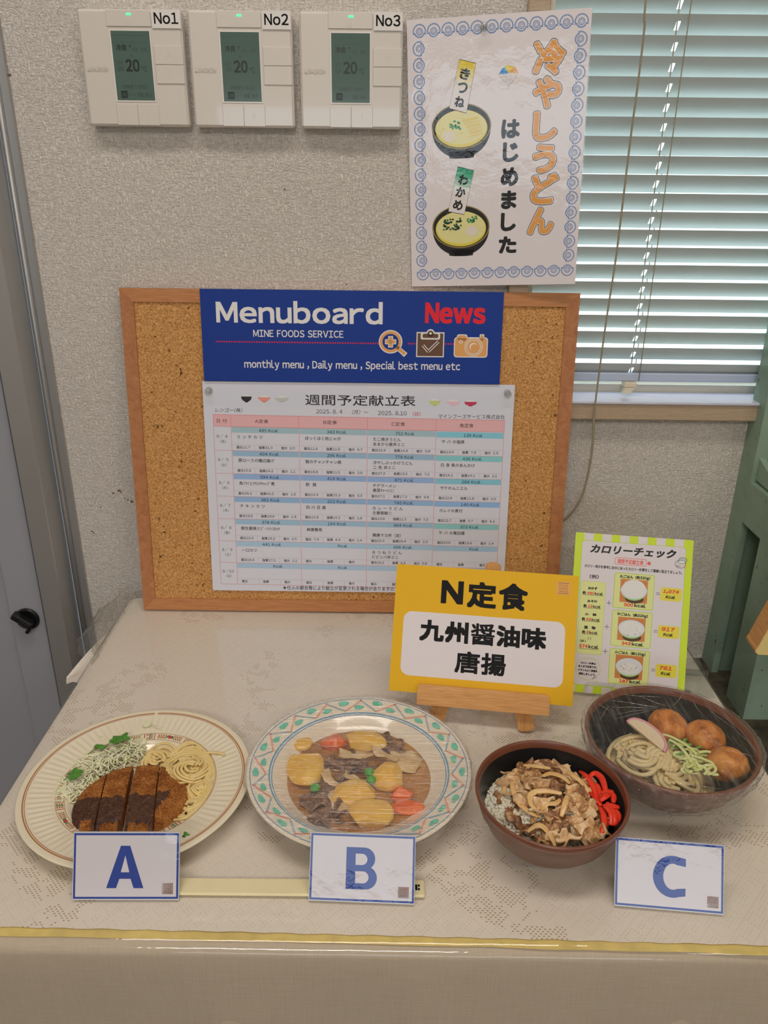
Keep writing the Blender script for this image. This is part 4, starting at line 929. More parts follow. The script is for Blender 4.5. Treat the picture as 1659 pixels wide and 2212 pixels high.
# ------------------------------------------------------------------ table and its cloths
TX0, TX1, TY0, TY1 = -.3865, .4150, -.6075, -.030
tb = tag(empty('table', (.014, -.32, -.70)), 'table under the lace cloth carrying all the dishes', 'table')
GREYT = plain('grey_table_laminate', rgb(170, 168, 160), .5)
m = MB(); m.box(TX0 + .004 - .014, TX1 - .004 - .014, TY0 + .004 + .32, TY1 + .32, .672, .6925, GREYT); m.build('tabletop', tb)
for x in (TX0 + .05, TX1 - .05):
    for y in (TY0 + .05, TY1 - .05):
        m = MB(); m.box(x - .018 - .014, x + .018 - .014, y - .018 + .32, y + .018 + .32, 0, .672, GREYT); m.build('leg', tb)
def draped(name, mat, top, off, front_y, drop, lx=0.0, rdrop=None, back_y=TY1, rad=.010, wob=0.0, seed=0, nx=90, side=True):
    """a cloth lying on the table top, bending over front and side edges"""
    rdrop = drop if rdrop is None else rdrop
    m = MB()
    def prof(t, edge, dr):     # t metres past the start of the bend -> (out, down)
        L_ = rad * pi / 2
        if t <= 0: return (t, 0.0)
        if t < L_: a = t / rad; return (rad * sin(a), rad * (1 - cos(a)))
        return (rad, rad + (t - L_))
    ys = [back_y - TY0 - rad - (back_y - TY0 - rad) * k / 30 for k in range(30)]
    rows = [-q for q in ys] + [rad * pi / 2 * k / 6 for k in range(7)] + [rad * pi / 2 + drop * k / 20 for k in range(1, 21)]
    xs = [TX0 + rad - off + (TX1 - TX0 - 2 * rad + 2 * off) * k / nx for k in range(nx + 1)]
    vs = []; fs = []
    def pt(x, s, sx=0.0, sd=0.0):
        o, d = prof(s, 0, drop)
        w_ = wob * min(1, max(0, d - rad) / .08) * (nz(x * 9, d * 3, seed) + .5 * nz(x * 23, d * 5, seed + 3))
        return (x + sx, TY0 + rad - off - o + w_ - .0 , top - d - sd)
    n_ = len(xs)
    for s in rows:
        for x in xs: vs.append(pt(x, s))
    for j in range(len(rows) - 1):
        for i in range(n_ - 1): a = j * n_ + i; fs.append((a, a + 1, a + n_ + 1, a + n_))
    m.add(vs, fs, mat, True)
    if side:
        for sgn, xe, dr in ((-1, TX0 + rad - off, drop), (1, TX1 - rad + off, rdrop)):
            vs = []; fs = []
            ss = [rad * pi / 2 * k / 6 for k in range(7)] + [rad * pi / 2 + dr * k / 8 for k in range(1, 9)]
            yl = [back_y + (TY0 + rad - off - back_y) * k / 30 for k in range(31)]
            for s in ss:
                o, d = prof(s, 0, dr)
                for y in yl: vs.append((xe + sgn * o, y, top - d))
            for j in range(len(ss) - 1):
                for i in range(30): a = j * 31 + i; fs.append((a, a + 1, a + 32, a + 31))
            m.add(vs, fs, mat, True)
            # rounded corner between front and side
            vs = []; fs = []
            for s in ss:
                o, d = prof(s, 0, dr)
                for k in range(9):
                    a = pi / 2 * k / 8; vs.append((xe + sgn * o * cos(a), TY0 + rad - off - o * sin(a), top - d))
            for j in range(len(ss) - 1):
                for k in range(8): a = j * 9 + k; fs.append((a, a + 1, a + 10, a + 9))
            m.add(vs, fs, mat, True)
    return m
LINEN = mat_linen()
tag(draped('under', LINEN, -.0030, .000, 0, .45, wob=.006, seed=1).build('under_cloth'), 'plain cream cloth hanging down the front of the table under the lace', 'tablecloth')
# yellow strip between the two cloths
YF = plain('mustard_cloth', rgb(206, 184, 108, 1.3), .85, .12, 60, .3, 900)
m = MB()
n_ = 60; vs = []; fs = []
for i in range(n_ + 1):
    x = TX0 + .016 + (TX1 - TX0 - .034) * i / n_; u = i / n_
    yf = -.5945 - .0055 * u - .004 * u * u - .0035 + .0014 * nz(x * 18, 2)
    vs += [(x, TY1, -.0024), (x, max(yf, TY0 + .0002), -.0024)]
fs = [(2 * i, 2 * i + 1, 2 * i + 3, 2 * i + 2) for i in range(n_)]
m.add(vs, fs, YF, True); tag(m.build('mustard_underlay'), 'mustard yellow underlay showing as a strip along the front edge of the lace', 'underlay')
LACE = mat_lace()
m = MB(); vs = []; fs = []
N1, N2 = 80, 50
for j in range(N2 + 1):
    for i in range(N1 + 1):
        u = i / N1; x = TX0 + .003 + (TX1 - TX0 - .006) * u
        yf = -.5905 - .0055 * u - .004 * u * u + .0005 * sin(x * 800); y = TY1 + (yf - TY1) * j / N2
        z = -.0012 + .0005 * nz(x * 12, y * 12)
        e = min(u, 1 - u) * (TX1 - TX0)
        if e < .012: z -= (.012 - e) ** 2 * 22
        vs.append((x, y, z))
for j in range(N2):
    for i in range(N1): a = j * (N1 + 1) + i; fs.append((a, a + 1, a + N1 + 2, a + N1 + 1))
m.add(vs, fs, LACE, True)
lc = tag(m.build('lace_tablecloth'), 'white patterned lace tablecloth lying flat under all the dishes', 'tablecloth')
m = MB(); P_ = [Vector(p) for p in ((-.386, -.115, -.006), (-.412, -.172, -.024), (-.4215, -.192, -.030), (-.4175, -.203, -.034), (-.404, -.214, -.034), (-.388, -.225, -.018))]
vs = []; fs = []
for k in range(9):
    l_ = k / 8
    for q in range(7):
        a = P_[0].lerp(P_[2], q / 6); b = P_[5].lerp(P_[3], q / 6); p = a.lerp(b, l_); vs.append((p.x, p.y, p.z + .003 * sin(l_ * 6 + q * .6)))
for k in range(8):
    for q in range(6): a = k * 7 + q; fs.append((a, a + 1, a + 8, a + 7))
m.add(vs, fs, LACE, True); m.build('hanging_corner', lc)
VIN = film('clear_vinyl', (.985, .98, .965), None, .045, .045, .05, .25, 30, .003, ior=1.40)
vc = draped('vinyl', VIN, .0006, .003, 0, .45, wob=.0035, seed=7, rad=.014)
vc = tag(vc.build('vinyl_cover'), 'clear vinyl sheet covering the lace and hanging over the table front', 'table cover')
# gathered vinyl at the back left corner
m = MB()
def bunch(u, v):
    y = -.035 - .17 * u; out = v
    x = TX0 + .012 - .062 * out * sin(pi * min(1, .18 + u * .95)) - .004
    z = .001 + .016 * sin(pi * min(1, out * 1.05)) * (1 - u) ** .8 - .034 * out * out + .005 * sin(u * 22 + out * 5) * out * (1 - out * .4)
    return (x + .004 * nz(u * 14, v * 7), y, z + .004 * nz(u * 9 + 4, v * 9))
m.grid(bunch, 60, 26, film('crumpled_vinyl', (.93, .92, .89), (60, 60, 60), .08, .22, .07, .5, 60, .005)); m.build('gathered_corner', vc)

# ------------------------------------------------------------------ dishes
DISHWARE = {'dinner_plate', 'cutlet_slice', 'spaghetti', 'shredded_cabbage', 'parsley_leaf', 'cabbage_scrap', 'burnt_crumb', 'soup_plate', 'stew_broth', 'potato_chunk', 'carrot_piece', 'green_pea', 'onion_piece', 'cling_film', 'noodle_bowl', 'udon_noodles', 'fried_dumpling', 'fish_cake_slice', 'sliced_green_onion', 'stew_beef'}
CREAM = plain('cream_glaze', rgb(232, 222, 196, 1.35), .18, coat=.5, coatr=.03)
def interp(prof, r):
    for (a, za), (b, zb) in zip(prof, prof[1:]):
        if a <= r <= b: return za + (zb - za) * (r - a) / max(1e-9, b - a)
    return prof[-1][1]
AC = Vector((-.2472, -.4386, 0))
pA = [(0, .0068), (.030, .0068), (.050, .0072), (.058, .0095), (.0635, .0140), (.0665, .0170), (.072, .0195), (.0765, .0210), (.079, .0218), (.100, .0272), (.1025, .0280), (.1085, .0291), (.1104, .0289)]
def ribs(r, a):
    if .0785 < r < .1015: return .00075 * cos(86 * a) * min(1, (r - .0785) / .004, (.1015 - r) / .004)
    return 0
fine = []
for (a, za), (b, zb) in zip(pA, pA[1:]):
    for k in range(4): fine.append((a + (b - a) * k / 4, za + (zb - za) * k / 4))
fine += [(.1104, .0289), (.1113, .0280), (.1108, .0262), (.100, .0205), (.078, .0142), (.062, .0080), (.052, .0030), (.050, .0012), (.046, .0012), (.045, .003), (0, .0034)]
pl = tag(empty('dinner_plate', AC), 'cream ribbed plate with a folk border holding the breaded cutlet', 'plate')
m = MB(); m.lathe(fine, CREAM, 516, ribs); m.build('dish', pl)
def zA(r): return interp(pA, r)
BRG = plain('brown_gold_line', rgb(166, 112, 52, 1.2), .3); REDD = plain('red_brown_line', rgb(160, 66, 48, 1.2), .3); TEAL = plain('teal_glaze', rgb(44, 120, 104, 1.2), .3); REDG = plain('red_glaze', rgb(190, 52, 44, 1.2), .3)
def dring(m, r0, r1, mat, zf, dz=.0003, a0=0, a1=2 * pi, n=240):
    vs = []; 
    for k in range(n + 1):
        a = a0 + (a1 - a0) * k / n
        for r in (r0, r1): vs.append((r * cos(a), r * sin(a), zf(r) + dz))
    m.add(vs, [(2 * k, 2 * k + 1, 2 * k + 3, 2 * k + 2) for k in range(n)], mat, True)
def dpoly(m, pts, mat, zf, dz=.0004, flip=False):   # pts (r, angle)
    m.add([(r * cos(a), r * sin(a), zf(r) + dz) for r, a in pts], [tuple(range(len(pts)))], mat)
m = MB(); ga, gb = radians(96.5), radians(96.5 + 358)
dring(m, .1040, .1052, BRG, zA, a0=ga, a1=gb); dring(m, .1026, .1031, REDD, zA, a0=ga, a1=gb); m.build('rim_lines', pl, fixn=False)
m = MB(); dring(m, .0762, .0766, BRG, zA); dring(m, .0683, .0687, BRG, zA)
nm_ = 10
for k in range(nm_):
    c = 2 * pi * k / nm_ + .13
    rm = .0725
    def leafp(r, a, la, lr, ang, mat):
        pts = []
        for q in range(10):
            t_ = 2 * pi * q / 10; u, v = la * cos(t_), lr * sin(t_) * (1 - .3 * cos(t_))
            uu = u * cos(ang) - v * sin(ang); vv = u * sin(ang) + v * cos(ang); pts.append((r + vv, a + uu / r))
        dpoly(m, pts, mat, zA)
    for sgn in (-1, 1):
        for q in range(4):
            a = c + sgn * (.065 + .036 * q)
            leafp(rm + .0016, a, .0016, .0006, sgn * .8, BRG); leafp(rm - .0016, a, .0016, .0006, -sgn * .8, BRG)
        dpoly(m, [(rm - .0002, c + sgn * .05), (rm + .0002, c + sgn * .05), (rm + .0002, c + sgn * .2), (rm - .0002, c + sgn * .2)], BRG, zA)
        leafp(rm + .0004, c + sgn * .033, .0019, .0011, sgn * -.9, TEAL)
    for q in range(5):
        t_ = 2 * pi * q / 5; leafp(rm + .0012 * sin(t_), c + .0015 * cos(t_) / rm, .0014, .0008, t_, REDG)
    d = c + pi / nm_
    for off, mt, w_ in ((-.085, REDD, .010), (-.06, BRG, .004), (-.015, TEAL, .014), (.03, BRG, .004), (.06, REDG, .012)):
        dpoly(m, [(.0690, d + off), (.0690, d + off + w_), (.0759, d + off + w_), (.0759, d + off)], mt, zA)
    for off in (-.045, .012):
        for q in range(3): leafp(.0705 + q * .0022, d + off + .008, .0010, .0006, .6, BRG); leafp(.0705 + q * .0022, d + off + .018, .0010, .0006, -.6, BRG)
m.build('folk_border', pl, fixn=False)

# cutlet in four slices under brown sauce
KAT, SAU = mat_katsu(), mat_sauce()
KIN = plain('cutlet_meat', rgb(150, 122, 92, 1.3), .6, .2, 300, .4, 300)
def cutx(k, y):   # cut lines in plate millimetres
    a, b = (((-33, 7), (-19, -68)), ((-9, 14), (7, -77)), ((18, 5), (27, -40)))[k]
    return a[0] + (b[0] - a[0]) * (y - a[1]) / (b[1] - a[1])
KC, KR = (0, -24), (53.5, 54)
def inside(x, y): return ((x - KC[0]) / KR[0]) ** 2 + ((y - KC[1]) / KR[1]) ** 2
def ktop(x, y):
    d = inside(x, y); h = 17 * max(0, 1 - d) ** .35 if d < 1 else 0
    return 11 + h + 1.6 * nz(x * .11, y * .11, 3) + 2.6 * abs(nz(x * .40, y * .40, 1)) + 1.6 * nz(x * .9, y * .9, 7) + .9 * nz(x * 1.9, y * 1.9, 9)
SLN = ('cutlet slice at the left end beside the cabbage', 'second cutlet slice from the cabbage side', 'third cutlet slice, right of the widest gap', 'curved end slice of the cutlet beside the spaghetti')
for k in range(4):
    gx = (-.7, -.5, .9, 1.3)[k]
    sl = tag(empty('cutlet_slice', AC + Vector((0, 0, .0072))), 'breaded ' + SLN[k] + ' on the cream plate', 'cutlet', 'slices of the breaded cutlet')
    def bounds(y):
        half = KR[0] * sqrt(max(0, 1 - ((y - KC[1]) / KR[1]) ** 2))
        lo = KC[0] - half if k == 0 else max(KC[0] - half, cutx(k - 1, y) + (.45, .5, 1.5, .6)[k]); hi = KC[0] + half if k == 3 else min(KC[0] + half, cutx(k, y) - (.5, 1.4, .6, 0)[k])
        return lo, hi
    ny, nx = 110, 44
    ylo, yhi = KC[1] - KR[1] * .995, KC[1] + KR[1] * .995
    yy = [ylo + (yhi - ylo) * j / ny for j in range(ny + 1)]; yy = [y for y in yy if bounds(y)[1] - bounds(y)[0] > 1.0]
    vs = []; vb = []
    for y in yy:
        lo, hi = bounds(y)
        for i in range(nx + 1):
            x = lo + (hi - lo) * i / nx; z = ktop(x, y) + (.6 * nz(y * .3, k) if i in (0, nx) else 0)
            rr = .6 if (i in (0, nx)) else 0
            vs.append(((x + gx + .5 * nz(x, y, 20) + (rr * nz(y * .7, k, 5))) * .001, (y + .5 * nz(x, y, 30)) * .001, (z - 7.2) * .001))
    m = MB(); n_ = nx + 1; fs = [(j * n_ + i, j * n_ + i + 1, (j + 1) * n_ + i + 1, (j + 1) * n_ + i) for j in range(len(yy) - 1) for i in range(nx)]
    m.add(vs, fs, KAT, True)
    loop = [j * n_ for j in range(len(yy))] + [(len(yy) - 1) * n_ + i for i in range(1, n_)] + [j * n_ + nx for j in range(len(yy) - 2, -1, -1)] + [i for i in range(nx - 1, 0, -1)]
    side = [vs[i] for i in loop]; nl = len(side); nb = 5
    sv = []
    for q in range(nb + 1):
        l_ = q / nb
        for i_, p in enumerate(side):
            fx = KC[0] * .001; dx = (p[0] - fx) * .03 * sin(pi * l_) ; sv.append((p[0] + dx + .0005 * nz(i_ * .4, q, k), p[1] + .0005 * nz(i_ * .4, q, k + 9), p[2] * (1 - l_) + .0004 * l_))
    m.add(sv, [(q * nl + i, q * nl + (i + 1) % nl, (q + 1) * nl + (i + 1) % nl, (q + 1) * nl + i) for q in range(nb) for i in range(nl)], KAT, True)
    m.build('crumb_coat', sl)
    # sauce
    def insauce(x, y):
        top = -24 + (0 if k < 2 else (3 if k == 2 else 9 + .0)) + 5.0 * nz(x * .13, 5) + 2.0 * nz(x * .5, 2)
        if y > top: return False
        edge = min(abs(x - cutx(q, y)) for q in range(3))
        drip = edge < 4.2 + 1.5 * nz(y * .25, 3) and not (k == 3 and x > cutx(2, y) + 4)
        bot = -56 + 4 * nz(x * .22, 8) + (5 if k == 3 else 0)
        if k == 0: bot = -60 if x < -36 else -52 + 3 * nz(x * .3, 1)
        lim = 31 - (y + 30) * -.30 + 2.5 * nz(y * .3, 6)
        if k == 3 and x > lim: return False
        return y > bot or drip or (k == 0 and x < -44)
    m = MB(); sv = [(p[0], p[1], p[2]) for p in vs]; used = []
    ok = [[False] * nx for _ in range(len(yy) - 1)]
    for j in range(len(yy) - 1):
        for i in range(nx):
            p = vs[j * n_ + i]; ok[j][i] = insauce(p[0] * 1000 - gx, p[1] * 1000)
    fs = []; inner = set(); outer = set()
    for j in range(len(yy) - 1):
        for i in range(nx):
            q4 = (j * n_ + i, j * n_ + i + 1, (j + 1) * n_ + i + 1, (j + 1) * n_ + i)
            if ok[j][i]: fs.append(q4); inner.update(q4)
            else: outer.update(q4)
    sv = []
    for j in range(len(yy)):
        for i in range(n_):
            q = j * n_ + i; x, y, z = vs[q]; zs = (11 + 17 * max(0, 1 - inside(x * 1000 - gx, y * 1000)) ** .35 - 7.2 + 1.6 * nz(x * 110, y * 110, 3) + .7 + .35 * nz(x * 500, y * 500, 2)) * .001
            zz = max(zs, z + .0002) + .0007 if q not in outer else z - .0002
            sv.append((x, y, zz))
    if fs: m.add(sv, fs, SAU, True); m.build('sauce', sl)

# spaghetti
SPA = mat_soft('spaghetti', rgb(222, 196, 126, 1.4), rgb(232, 210, 150, 1.4), 60, .35, .08)
rs = random.Random(11); m = MB()
def okA(x, y): return inside(x, y) > 1.04
for k in range(30):
    c, R_, hh = rs.choices([((42, 23), 30, 24), ((63, -28), 15, 15), ((4, 43), 15, 16), ((61, -4), 16, 19)], (54, 22, 16, 18))[0]
    a0 = rs.uniform(0, 6.28); r0 = R_ * rs.uniform(.35, .92); n_ = 40; tw = rs.choice((-1, 1)) * rs.uniform(1.6, 4.2); ex = rs.uniform(.55, 1.0); rot = rs.uniform(0, 3.14); ph = rs.uniform(0, 9)
    ox, oy = rs.uniform(-.25, .25) * R_, rs.uniform(-.25, .25) * R_; lay = rs.uniform(.2, 1)
    for st in range(rs.randint(3, 6)):
        pts = []; do, dzz = (st - 2) * 3.1 + rs.uniform(-.7, .7), rs.uniform(-2.2, 2.2); t0, t1 = rs.uniform(-.08, .08), rs.uniform(.9, 1.1)
        for q in range(n_):
            t_ = t0 + (t1 - t0) * q / (n_ - 1); a = a0 + tw * t_; r = max(2.5, (r0 + do) * (1 + .22 * sin(3 * t_ + ph)) + .8 * sin(7 * t_ + st))
            x, y = r * cos(a), r * sin(a) * ex; x, y = x * cos(rot) - y * sin(rot), x * sin(rot) + y * cos(rot)
            x += c[0] + ox; y += c[1] + oy
            d = hypot(x - c[0], y - c[1]) / R_; pr = hypot(x, y)
            if pr > 74: x *= 74 / pr; y *= 74 / pr
            z = max(zA(min(.11, hypot(x, y) * .001)) * 1000 + 1.6, 8 + dzz + hh * lay * max(0, 1 - .75 * d * d) + 1.6 * sin(4 * t_ + ph))
            pts.append((x * .001, y * .001, z * .001))
        m.tube(pts, .00155, SPA, 8)
m.tube([(x * .001, y * .001, z * .001) for x, y, z in smooth_path([(48, 44, 20), (60, 44, 24), (70, 43, 25.5), (79, 40, 25.5)], 6)], .0015, SPA, 8)
tag(m.build('spaghetti', None, AC), 'heap of pale spaghetti beside the cutlet on the cream plate', 'spaghetti', kind='stuff')
# cabbage
CAB = mat_soft('shredded_cabbage', rgb(226, 226, 182, 1.5), rgb(238, 236, 212, 1.5), 90, .4, .1)
m = MB()
for k in range(460):
    a = radians(rs.uniform(98, 192)); r = rs.uniform(50, 73) if rs.random() < .7 else rs.uniform(42, 60)
    x, y = r * cos(a), r * sin(a) - 2; L_ = rs.uniform(9, 20); th = a + pi / 2 + rs.uniform(-.8, .8); cu = rs.uniform(-.09, .09)
    lay = rs.random(); hz_ = 9 + 17 * lay * max(0, 1 - ((r - 58) / 17) ** 2) * (1 if radians(105) < a < radians(160) else .6)
    pts = []
    for q in range(9):
        zz = max(zA(min(.11, hypot(x, y) * .001)) * 1000 + .8, hz_ + 2.0 * sin(q * .8 + k)); pts.append((x * .001, y * .001, zz * .001))
        th += cu * L_ / 9 * 2; x += cos(th) * L_ / 9; y += sin(th) * L_ / 9
        if hypot(x, y) > 76: th += 1.2
    m.tube(pts, rs.uniform(.0006, .0012), CAB, 5, flat=rs.uniform(.35, .8))
m.tube([(x * .001, y * .001, z * .001) for x, y, z in [(-66, 68, 24), (-62, 66, 25), (-57, 67, 25), (-54, 63, 24)]], .0005, CAB, 5)
tag(m.build('shredded_cabbage', None, AC), 'heap of shredded cabbage behind the cutlet on the cream plate', 'cabbage', kind='stuff')
LEAF = plain('parsley_green', rgb(74, 128, 44, 1.3), .45, .25, 300)
def leaf(name, c, r, seed, label, up=.0, sc=1.0):
    m = MB(); n_ = 26; rr = random.Random(seed); vs = [(0, 0, .0015)]
    for q in range(n_):
        a = 2 * pi * q / n_; q_ = r * (.62 + .38 * abs(sin(a * 2.5 + seed))) * (.9 + .2 * rr.random()); vs.append((q_ * cos(a), q_ * sin(a) * sc, .002 * sin(a * 3 + seed) + up * cos(a)))
    m.add(vs, [(0, 1 + q, 1 + (q + 1) % n_) for q in range(n_)], LEAF, True); m.add([(x, y, z - .0004) for x, y, z in vs], [(0, 1 + (q + 1) % n_, 1 + q) for q in range(n_)], LEAF, True)
    m.tube([(0, 0, .001), (-r * .8, -r * .5, -.002), (-r * 1.2, -r, -.005)], .0005, LEAF, 6)
    return tag(m.build(name, None, AC + Vector(c)), label, 'herb')
leaf('parsley_leaf', (-.0655, .009, .0255), .0085, 3, 'round green parsley leaf at the left edge of the cabbage')
leaf('parsley_leaf', (-.036, .0585, .031), .0115, 5, 'larger green parsley leaf on top of the cabbage', .002, .75)
leaf('parsley_leaf', (-.054, .049, .0265), .0085, 8, 'narrow green parsley leaf at the back edge of the cabbage', .001, .45)
leaf('parsley_leaf', (.065, -.069, .0265), .0034, 2, 'tiny green herb fleck on the near right rim of the cutlet plate')
m = MB(); m.add([(-.004, .0, 0), (.002, .006, .001), (.007, -.001, .0008), (.001, -.005, 0), (-.002, -.004, .0006)], [(0, 1, 2), (0, 2, 3), (0, 3, 4)], CAB, True); m.tube([(.004, .0, .001), (.012, -.004, .001), (.018, -.006, .0005)], .0005, CAB, 5)
tag(m.build('cabbage_scrap', None, AC + Vector((-.0165, .0865, .0262))), 'stray cabbage scrap on the back rim of the cutlet plate', 'cabbage')
MB_ = MB(); MB_.prism([(x, y) for x, y in circ(0, 0, .0012, .0016, 7)], 0, .001, plain('burnt_crumb', rgb(40, 24, 16), .8), 'xy'); tag(MB_.build('burnt_crumb', None, AC + Vector((.058, -.041, .0235))), 'tiny black crumb on the spaghetti', 'crumb')

# plate B with stew
BC = Vector((-.0243, -.4267, 0))
pB = [(0, .0085), (.045, .0088), (.062, .0125), (.075, .0205), (.084, .0285), (.088, .0318), (.092, .0332), (.106, .0382), (.1095, .0391), (.1108, .0388)]
def zB(r): return interp(pB, r)
fine = []
for (a, za), (b, zb) in zip(pB, pB[1:]):
    for k in range(3): fine.append((a + (b - a) * k / 3, za + (zb - za) * k / 3))
fine += [(.1108, .0388), (.1118, .0378), (.1112, .0360), (.098, .0295), (.080, .0190), (.064, .0090), (.054, .0045), (.052, .0012), (.048, .0012), (.047, .004), (0, .0046)]
pb = tag(empty('soup_plate', BC), 'white soup plate with teal leaf border holding the wrapped potato stew', 'plate')
IVG = plain('ivory_glaze', rgb(228, 216, 196, 1.35), .2, coat=.5, coatr=.03)
m = MB(); m.lathe(fine, IVG, 160); m.build('dish', pb)
BLG = plain('blue_glaze', rgb(92, 142, 174, 1.3), .3, .1, 60); TEA2 = plain('mint_leaf_glaze', rgb(96, 184, 160, 1.25), .3, .15, 200); PNK = plain('coral_line_glaze', rgb(222, 128, 104, 1.3), .3); YEG = plain('yellow_dot_glaze', rgb(230, 196, 84, 1.3), .3); RDD = plain('rose_dot_glaze', rgb(204, 96, 92, 1.3), .3)
m = MB(); dring(m, .0866, .0902, BLG, zB); dring(m, .1075, .1084, BLG, zB)
nb_ = 17
for k in range(nb_):
    a = 2 * pi * (k + .3) / nb_; b = a + pi / nb_; w_ = pi / nb_
    def seg(r0, a0, r1, a1, w, mat):
        p, q = Vector((r0 * cos(a0), r0 * sin(a0))), Vector((r1 * cos(a1), r1 * sin(a1))); d = (q - p).normalized(); n_ = Vector((-d.y, d.x)) * w / 2; vs = []
        for t_ in range(5):
            c = p.lerp(q, t_ / 4); z = zB(c.length) + .0004; vs += [(c.x + n_.x, c.y + n_.y, z), (c.x - n_.x, c.y - n_.y, z)]
        m.add(vs, [(2 * t_, 2 * t_ + 1, 2 * t_ + 3, 2 * t_ + 2) for t_ in range(4)], mat)
    for o in (-.010, .010): seg(.1055, a + o, .0925, b + o, .0006, PNK)
    for o in (-.010, .010): seg(.0925, b + o, .1055, a + 2 * w_ + o, .0006, BLG)
    for (rc, ac, R_, mat) in ((.1058, a, .0010, RDD), (.0922, b, .0012, YEG)):
        m.add([(rc * cos(ac) + R_ * cos(q), rc * sin(ac) + R_ * sin(q), zB(rc) + .0006) for q in [2 * pi * t_ / 10 for t_ in range(10)]], [tuple(range(10))], mat)
    for (rc, ac, ln, wd) in ((.1025, b, .0062, .0030), (.0965, a + .02, .0056, .0028)):
        pts = []
        for q in range(14):
            t_ = 2 * pi * q / 14; u = ln * cos(t_); v = wd * sin(t_) * (1 + .35 * cos(t_)); pts.append((rc + v, ac + u / rc))
        dpoly(m, pts, TEA2, zB, .0007)
m.build('leaf_border', pb, fixn=False)
t = Nt('soy_broth'); t.set(rough=.06, spec=.5, alpha=.76)
t.color(t.ramp(t.noise(t.coord(), 40, 3), [(.3, rgb(164, 108, 42, 1.25)), (.7, rgb(190, 136, 66, 1.25))])); t.bump(t.noise(t.coord(), 60, 2), .15, .002)
m = MB(); m.lathe([(0, .0185), (.05, .0185), (.068, .0186), (.0722, .0190)], t.m, 72); tag(m.build('stew_broth', None, BC), 'brown soy broth pooled under the potato stew', 'broth', kind='stuff')

def chunk(size, seed, nf=9, cut=.72, noise_=.03, spec_planes=None, sub=5):
    """faceted lump like a peeled, cut vegetable"""
    import bmesh
    b = bmesh.new(); bmesh.ops.create_icosphere(b, subdivisions=sub, radius=1)
    rr = random.Random(seed); pls = list(spec_planes or [])
    for k in range(nf):
        n_ = Vector((rr.gauss(0, 1), rr.gauss(0, 1), rr.gauss(0, 1))).normalized(); pls.append((n_, rr.uniform(cut, cut + .2)))
    for v in b.verts:
        c = v.co.copy()
        for _ in range(2):
            for n_, d in pls:
                n_ = Vector(n_).normalized(); e = c.dot(n_) - d
                if e > 0: c -= n_ * (e * .98)
        c *= 1 + noise_ * mn.noise(c * 2.2 + Vector((seed, 0, 0)))
        v.co = Vector((c.x * size[0], c.y * size[1], c.z * size[2]))
    for _ in range(2): bmesh.ops.smooth_vert(b, verts=b.verts, factor=.5, use_axis_x=True, use_axis_y=True, use_axis_z=True)
    vs = [tuple(v.co) for v in b.verts]; fs = [tuple(v.index for v in f.verts) for f in b.faces]; b.free(); return vs, fs
POT = mat_soft('stewed_potato', rgb(208, 158, 46, 1.3), rgb(226, 186, 84, 1.35), 60, .3, .1)
def lump(name, c, size, seed, mat, label, cat, group, rz=0, rx=0, ry=0, **kw):
    vs, fs = chunk(size, seed, **kw); m = MB(); m.add(vs, fs, mat, True); o = m.build(name, None, BC + Vector(c)); o.rotation_euler = (rx, ry, rz)
    return tag(o, label, cat, group)
GP = 'potato chunks in the stew'
lump('potato_chunk', (-.0545, .008, .0245), (.0195, .0270, .0125), 21, POT, 'large oval potato chunk at the left side of the stew', 'potato', GP, .15, cut=.66, nf=7)
lump('potato_chunk', (.0035, .047, .0245), (.0245, .0165, .0125), 35, POT, 'potato chunk at the back of the stew beside the carrot', 'potato', GP, -.12, cut=.64, nf=7, spec_planes=[((0, -1, .3), .7)])
lump('potato_chunk', (.0290, -.003, .0235), (.0185, .0185, .0125), 47, POT, 'potato chunk just right of the two green peas', 'potato', GP, .7, cut=.62, nf=6)
lump('potato_chunk', (-.0030, -.027, .0240), (.0230, .0170, .0125), 52, POT, 'potato chunk in the middle of the stew, behind the nearest one', 'potato', GP, .3, cut=.66, nf=6)
lump('potato_chunk', (.0125, -.054, .0245), (.0225, .0185, .0130), 68, POT, 'nearest potato chunk, at the near edge of the stew above the B card', 'potato', GP, .1, cut=.7, nf=6, spec_planes=[((0, 1, .2), .75), ((0, 0, 1), .8)])
lump('potato_chunk', (-.062, .046, .0225), (.012, .010, .006), 71, POT, 'small potato piece at the back left edge of the stew', 'potato', GP, .3, cut=.8)
CAR = mat_soft('stewed_carrot', rgb(212, 86, 14, 1.2), rgb(228, 112, 28, 1.25), 60, .3, .1)
GC = 'carrot pieces in the stew'
lump('carrot_piece', (-.0285, .047, .0235), (.0150, .0105, .0100), 81, CAR, 'orange carrot piece left of the back potato', 'carrot', GC, .5, cut=.6, nf=6)
lump('carrot_piece', (.0425, -.026, .0240), (.0125, .0115, .0095), 83, CAR, 'orange carrot wedge on the right side of the stew', 'carrot', GC, -.5, cut=.55, nf=6)
lump('carrot_piece', (.0480, -.043, .0225), (.0165, .0085, .0075), 88, CAR, 'long orange carrot piece nearest the right rim of the stew', 'carrot', GC, .1, cut=.6, nf=6)
PEA = plain('green_pea', rgb(70, 150, 52, 1.3), .3, .12, 300)
for c, lb in (((-.0425, -.0215, .0255), 'green pea at the left side of the stew'), ((.0100, -.0030, .0305), 'back one of the two green peas side by side in the stew'), ((.0125, -.0130, .0295), 'near one of the two green peas side by side in the stew')):
    m = MB(); vs, fs = chunk((.0052, .0052, .0049), 5, nf=0, noise_=.02, sub=3); m.add(vs, fs, PEA, True); tag(m.build('green_pea', None, BC + Vector(c)), lb, 'pea', 'green peas in the stew')
BEEF1 = mat_meat('stewed_beef', rgb(66, 40, 26, 1.3), rgb(112, 78, 52, 1.3), rgb(150, 116, 84, 1.3))
